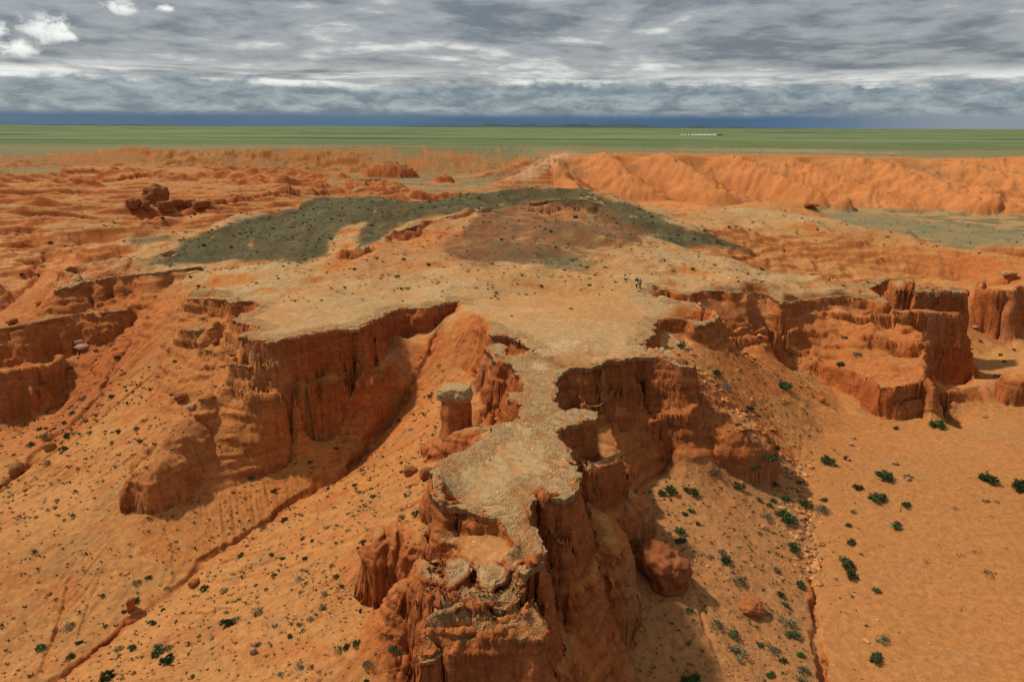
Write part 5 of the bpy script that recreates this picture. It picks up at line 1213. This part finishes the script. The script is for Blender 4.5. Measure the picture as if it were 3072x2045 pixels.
# ------------------------------------------------------------------ the two walkers
def skin(name, V_, E_, R_, mat, sub=2, root=0):
    me = bpy.data.meshes.new(name + '_src'); me.from_pydata(V_, E_, []); o = bpy.data.objects.new(name + '_src', me); COL.objects.link(o)
    md = o.modifiers.new('s', 'SKIN'); md.use_smooth_shade = True; md.branch_smoothing = .6
    sv = me.skin_vertices[0].data
    for k, r in enumerate(R_): sv[k].radius = r if isinstance(r, tuple) else (r, r); sv[k].use_root = (k == root)
    o.modifiers.new('u', 'SUBSURF').levels = sub
    dg = bpy.context.evaluated_depsgraph_get(); out_ = bpy.data.meshes.new_from_object(o.evaluated_get(dg))
    out_.name = name; out_.materials.clear(); out_.materials.append(mat)
    bpy.data.objects.remove(o); return out_
M_SKIN = simple_mat('skin', (.48, .28, .19), .6, .05); M_HAIR = simple_mat('dark_hair', (.02, .014, .01), .7, .2)
M_BLK = simple_mat('black_cloth', (.012, .013, .02), .9, .2); M_TEAL = simple_mat('teal_cloth', (.05, .22, .20), .85, .2); M_LT = simple_mat('pale_teal_cloth', (.30, .50, .47), .85, .1)
M_YEL = simple_mat('pale_yellow_cloth', (.80, .78, .42), .85, .08); M_WHT = simple_mat('white_cloth', (.7, .7, .62), .9, .05); M_SHOE = simple_mat('dark_shoe', (.03, .02, .02), .8, .1)
def person(u, v, hgt, rot, lab, step, kind):
    h = hit(u, v); e = bpy.data.objects.new('person', None); COL.objects.link(e); e.location = h; e.rotation_euler = (0, 0, rot); s = hgt / 1.75; e.scale = (s, s, s)
    tag(e, lab, 'person')
    V_ = [(0, 0, .98), (0, 0, 1.12), (0, .01, 1.32), (0, 0, 1.46), (0, .02, 1.56), (0, .03, 1.66), (0, .03, 1.74)]
    E_ = [(0, 1), (1, 2), (2, 3), (3, 4), (4, 5), (5, 6)]; R_ = [(.14, .10), (.125, .09), (.155, .105), (.09, .07), (.055, .055), (.085, .10), (.06, .07)]
    def chain(st, pts):
        p = st
        for q, r in pts: V_.append(q); R_.append(r); E_.append((p, len(V_) - 1)); p = len(V_) - 1
        return p
    for sd_ in (-1, 1):
        f_ = step * sd_
        chain(0, [((.10 * sd_, 0, .88), .095), ((.10 * sd_, .12 * f_ + .04, .50), .062), ((.10 * sd_, .22 * f_ - .03 * (f_ < 0), .10), .042), ((.11 * sd_, .22 * f_ + .10, .04), .038)])
        w_ = chain(3, [((.19 * sd_, 0, 1.42), .058), ((.24 * sd_, -.03 - .06 * f_, 1.15), .045), ((.24 * sd_, .05 - .14 * f_, .92), .032), ((.24 * sd_, .06 - .15 * f_, .85), (.038, .022))])
        px, py, pz = V_[w_]
        for q in range(4):
            chain(w_, [((px - .005 * sd_, py - .027 + .018 * q, pz - .055), .010), ((px - .012 * sd_, py - .027 + .018 * q, pz - .085 - .008 * (1 if q in (1, 2) else 0)), .008)])
        chain(w_, [((px - .02 * sd_, py + .045, pz - .025), .011), ((px - .03 * sd_, py + .055, pz - .05), .009)])
    me = skin('body', V_, E_, R_, M_SKIN)
    # face: nose and ears joined into the same mesh
    bm = bmesh.new(); bm.from_mesh(me)
    for (c, r) in (((0, .135, 1.655), (.014, .02, .02)), ((.088, .03, 1.655), (.012, .022, .032)), ((-.088, .03, 1.655), (.012, .022, .032)), ((0, .122, 1.605), (.026, .012, .008)), ((.032, .118, 1.685), (.014, .01, .008)), ((-.032, .118, 1.685), (.014, .01, .008))):
        bmesh.ops.create_icosphere(bm, subdivisions=2, radius=1, matrix=Matrix.Translation(c) @ Matrix.Diagonal(r + (1,)))
    bm.to_mesh(me); bm.free()
    b_ = bpy.data.objects.new('body', me); COL.objects.link(b_); b_.parent = e
    def child(nm, mesh): o = bpy.data.objects.new(nm, mesh); COL.objects.link(o); o.parent = e; return o
    child('hair', skin('hair', [(0, -.02, 1.62), (0, -.005, 1.70), (0, .02, 1.755)], [(0, 1), (1, 2)], [(.075, .07), (.095, .10), (.075, .085)], M_HAIR))
    k = V_
    tr_i = [0, 7, 8, 9]; L0 = 7; Rr = 7 + 4 + 4 + 8 + 2
    def leg(b): return [k[b], k[b + 1], k[b + 2]]
    A, B = leg(7), leg(Rr)
    child('trousers', skin('trousers', [(0, 0, 1.0)] + A + B, [(0, 1), (1, 2), (2, 3), (0, 4), (4, 5), (5, 6)], [(.155, .115), .11, .08, .062, .11, .08, .062], M_BLK))
    ar1, ar2 = 7 + 4, Rr + 4
    top = M_BLK if kind == 1 else M_WHT
    child('jacket', skin('jacket', [(0, 0, .98), (0, 0, 1.14), (0, .01, 1.32), (0, 0, 1.47)] + [k[ar1], k[ar1 + 1], k[ar1 + 2]] + [k[ar2], k[ar2 + 1], k[ar2 + 2]], [(0, 1), (1, 2), (2, 3), (3, 4), (4, 5), (5, 6), (3, 7), (7, 8), (8, 9)],
          [(.165, .125), (.15, .115), (.18, .13), (.10, .09), .075, .062, .048, .075, .062, .048], top if kind == 1 else M_TEAL))
    for b in (7, Rr):
        p, q = k[b + 2], k[b + 3]
        child('shoe', skin('shoe', [(p[0], p[1] - .03, .05), (p[0], p[1] + .05, .045), (q[0], q[1] + .07, .035)], [(0, 1), (1, 2)], [.05, .05, .035], M_SHOE))
    if kind == 1:
        child('tied_jacket', skin('tied_jacket', [(0, -.02, 1.02), (-.02, -.06, .88), (-.05, -.10, .72), (.06, -.08, .62)], [(0, 1), (1, 2), (2, 3)], [(.19, .15), (.21, .16), (.17, .10), (.07, .05)], M_YEL))
    else:
        bp = child('backpack', skin('backpack', [(0, -.17, 1.00), (0, -.20, 1.16), (0, -.18, 1.38)], [(0, 1), (1, 2)], [(.13, .09), (.155, .12), (.11, .08)], M_TEAL))
        pk = bpy.data.objects.new('pocket', skin('pocket', [(0, -.27, 1.0), (0, -.29, 1.12)], [(0, 1)], [(.11, .06), (.12, .06)], M_LT)); COL.objects.link(pk); pk.parent = bp
person(1909.5, 863.5, 1.74, .08, 'person in a black top with a pale yellow jacket tied at the waist, walking away', 1.0, 1)
person(1919, 867, 1.70, -.05, 'person in black trousers with a teal backpack, walking away on the right of the other', -.8, 2)
log('people')
# ------------------------------------------------------------------ light and sky
SUN_EL, SUN_AZ = math.radians(52), math.radians(-73)     # azimuth from +Y, negative = left
sd = Vector((math.sin(SUN_AZ) * math.cos(SUN_EL), math.cos(SUN_AZ) * math.cos(SUN_EL), math.sin(SUN_EL)))
sun_d = bpy.data.lights.new('sun', 'SUN'); sun_d.energy = 3.5; sun_d.angle = math.radians(3.0); sun_d.color = (1.0, .91, .76)
sun = bpy.data.objects.new('sun', sun_d); COL.objects.link(sun); sun.rotation_euler = sd.to_track_quat('Z', 'Y').to_euler()
sun.location = (0, 0, 80)
w = bpy.data.worlds.new('World'); scene.world = w; w.use_nodes = True
nt = w.node_tree; nt.nodes.clear(); L = nt.links.new
out = nt.nodes.new('ShaderNodeOutputWorld'); bg = nt.nodes.new('ShaderNodeBackground'); L(bg.outputs[0], out.inputs[0])
sky = nt.nodes.new('ShaderNodeTexSky'); sky.sky_type = 'NISHITA'; sky.sun_disc = False; sky.sun_elevation = SUN_EL; sky.sun_rotation = SUN_AZ
tc = nt.nodes.new('ShaderNodeTexCoord'); sp = nt.nodes.new('ShaderNodeSeparateXYZ'); L(tc.outputs['Generated'], sp.inputs[0])
def M2(op, a, b=None, c=None, clamp=False):
    n = nt.nodes.new('ShaderNodeMath'); n.operation = op; n.use_clamp = clamp
    for k, x in enumerate((a, b, c)):
        if x is None: continue
        if isinstance(x, (int, float)): n.inputs[k].default_value = x
        else: L(x, n.inputs[k])
    return n.outputs[0]
def MR(x, a, b, c=0., d=1., t='SMOOTHSTEP'):
    n = nt.nodes.new('ShaderNodeMapRange'); n.interpolation_type = t
    L(x, n.inputs['Value'])
    for k, q in zip(('From Min', 'From Max', 'To Min', 'To Max'), (a, b, c, d)): n.inputs[k].default_value = q
    return n.outputs[0]
def NZ(vec, scale, det=6., ro=.55, dist=0.):
    n = nt.nodes.new('ShaderNodeTexNoise'); L(vec, n.inputs['Vector']); n.inputs['Scale'].default_value = scale
    n.inputs['Detail'].default_value = det; n.inputs['Roughness'].default_value = ro; n.inputs['Distortion'].default_value = dist
    return n.outputs['Fac']
def CX(x, y, z):
    n = nt.nodes.new('ShaderNodeCombineXYZ')
    for k, q in enumerate((x, y, z)):
        if isinstance(q, (int, float)): n.inputs[k].default_value = q
        else: L(q, n.inputs[k])
    return n.outputs[0]
def MIX(f, a, b):
    n = nt.nodes.new('ShaderNodeMix'); n.data_type = 'RGBA'; n.clamp_factor = True
    L(f, n.inputs[0]) if not isinstance(f, (int, float)) else setattr(n.inputs[0], 'default_value', f)
    for k, q in ((6, a), (7, b)):
        if isinstance(q, tuple): n.inputs[k].default_value = q + (1,)
        else: L(q, n.inputs[k])
    return n.outputs[2]
az = M2('ARCTAN2', sp.outputs[0], sp.outputs[1]); el = sp.outputs[2]
# cloud deck seen in perspective
inv = M2('DIVIDE', 1., M2('ADD', M2('MAXIMUM', el, 0.), .11))
pv = CX(M2('MULTIPLY', sp.outputs[0], inv), M2('MULTIPLY', sp.outputs[1], inv), 0.)
nA = NZ(pv, 1.3, 8., .58, .3); nB = NZ(pv, 4.2, 7., .62, .2)
st = CX(M2('MULTIPLY', az, 4.2), M2('MULTIPLY', el, 24.), 1.3); nC = NZ(st, .8, 7., .58, .8)
deck = M2('ADD', M2('ADD', M2('MULTIPLY', nA, .35), M2('MULTIPLY', nB, .2)), M2('MULTIPLY', nC, .45))
nI = NZ(CX(M2('MULTIPLY', az, 13.), M2('MULTIPLY', el, 62.), 5.), 1., 7., .68, .4)
deck = M2('ADD', deck, M2('MULTIPLY', M2('SUBTRACT', nI, .5), .16))
c = MIX(MR(deck, .41, .53), (.140, .160, .185), (.33, .345, .355))
c = MIX(MR(deck, .52, .64), c, (.78, .78, .73))
# pale band between deck and the low cumulus
nE = NZ(CX(M2('MULTIPLY', az, 5.), M2('MULTIPLY', el, 60.), 4.), 1., 6., .6, .3)
eb = M2('SUBTRACT', el, M2('MULTIPLY', az, -.004))
band = M2('MULTIPLY', MR(eb, .035, .05), M2('SUBTRACT', 1., MR(eb, .055, .075)))
c = MIX(M2('MULTIPLY', band, MR(nE, .42, .6)), c, (.82, .83, .80))
# low cumulus row: lumpy tops, blue-grey
nD = NZ(CX(M2('MULTIPLY', az, 17.), M2('MULTIPLY', el, 30.), 8.), 1., 8., .66, .2)
nF = NZ(CX(M2('MULTIPLY', az, 3.), 2., 8.), 1., 3., .5)
topE = M2('ADD', .018, M2('ADD', M2('MULTIPLY', nD, .050), M2('MULTIPLY', nF, .016)))
low = M2('SUBTRACT', 1., MR(M2('SUBTRACT', el, topE), -.005, .006))
nG = NZ(CX(M2('MULTIPLY', az, 22.), M2('MULTIPLY', el, 75.), 3.), 1., 7., .65, .5)
lc = MIX(MR(nG, .33, .70), (.125, .175, .23), (.36, .415, .44))
c = MIX(low, c, lc)
# rain-dark blue under the cloud base
nH = NZ(CX(M2('MULTIPLY', az, 2.2), M2('MULTIPLY', el, 20.), 6.), 1., 5., .6)
blu = MIX(MR(nH, .35, .65), (.028, .095, .20), (.065, .145, .25))
blu = MIX(MR(az, .33, .55), blu, (.22, .27, .33))
c = MIX(M2('SUBTRACT', 1., MR(M2('ADD', el, M2('MULTIPLY', nH, -.008)), .006, .017)), c, blu)
# bright little cumulus at the upper left
def azel(u, v):
    d = Vector(ray(u, v)).normalized(); return math.atan2(d.x, d.y), d.z
puffs = [azel(u, v) + (a / 3200., b / 2900.) for u, v, a, b in ((135, 95, 75, 40), (5, 95, 25, 22), (50, 148, 60, 30), (368, 30, 45, 28), (500, 28, 24, 12), (200, 112, 38, 18))]
nP = NZ(CX(M2('MULTIPLY', az, 45.), M2('MULTIPLY', el, 60.), 2.), 1., 8., .62, .3)
for (pa, pe, ra, re) in puffs:
    dx = M2('DIVIDE', M2('SUBTRACT', az, pa), ra); dy = M2('DIVIDE', M2('SUBTRACT', el, pe), re)
    dyy = M2('MULTIPLY', dy, M2('ADD', 1., M2('MULTIPLY', M2('LESS_THAN', dy, 0.), .8)))
    q = M2('SQRT', M2('ADD', M2('MULTIPLY', dx, dx), M2('MULTIPLY', dyy, dyy)))
    q = M2('ADD', q, M2('MULTIPLY', M2('SUBTRACT', nP, .5), 4.2))
    pc = MIX(MR(M2('ADD', dy, M2('MULTIPLY', nG, 1.6)), -.4, 1.3), (.55, .56, .56), (.93, .93, .88))
    c = MIX(M2('SUBTRACT', 1., MR(q, .1, 1.5)), c, pc)
# upper dome (outside the picture): brighter broken overcast
c = MIX(MR(el, .2, .5), c, (.36, .375, .395))
skm = nt.nodes.new('ShaderNodeVectorMath'); skm.operation = 'SCALE'; L(sky.outputs[0], skm.inputs[0]); skm.inputs['Scale'].default_value = .1
c = MIX(.12, c, skm.outputs[0])
L(c, bg.inputs['Color']); bg.inputs['Strength'].default_value = 1.0
scene.view_settings.view_transform = 'Standard'; scene.view_settings.look = 'None'
scene.view_settings.exposure = 0.10; scene.view_settings.gamma = 1.0
scene.cycles.use_denoising = True
scene.cycles.max_bounces = 4; scene.cycles.diffuse_bounces = 3
log('done')
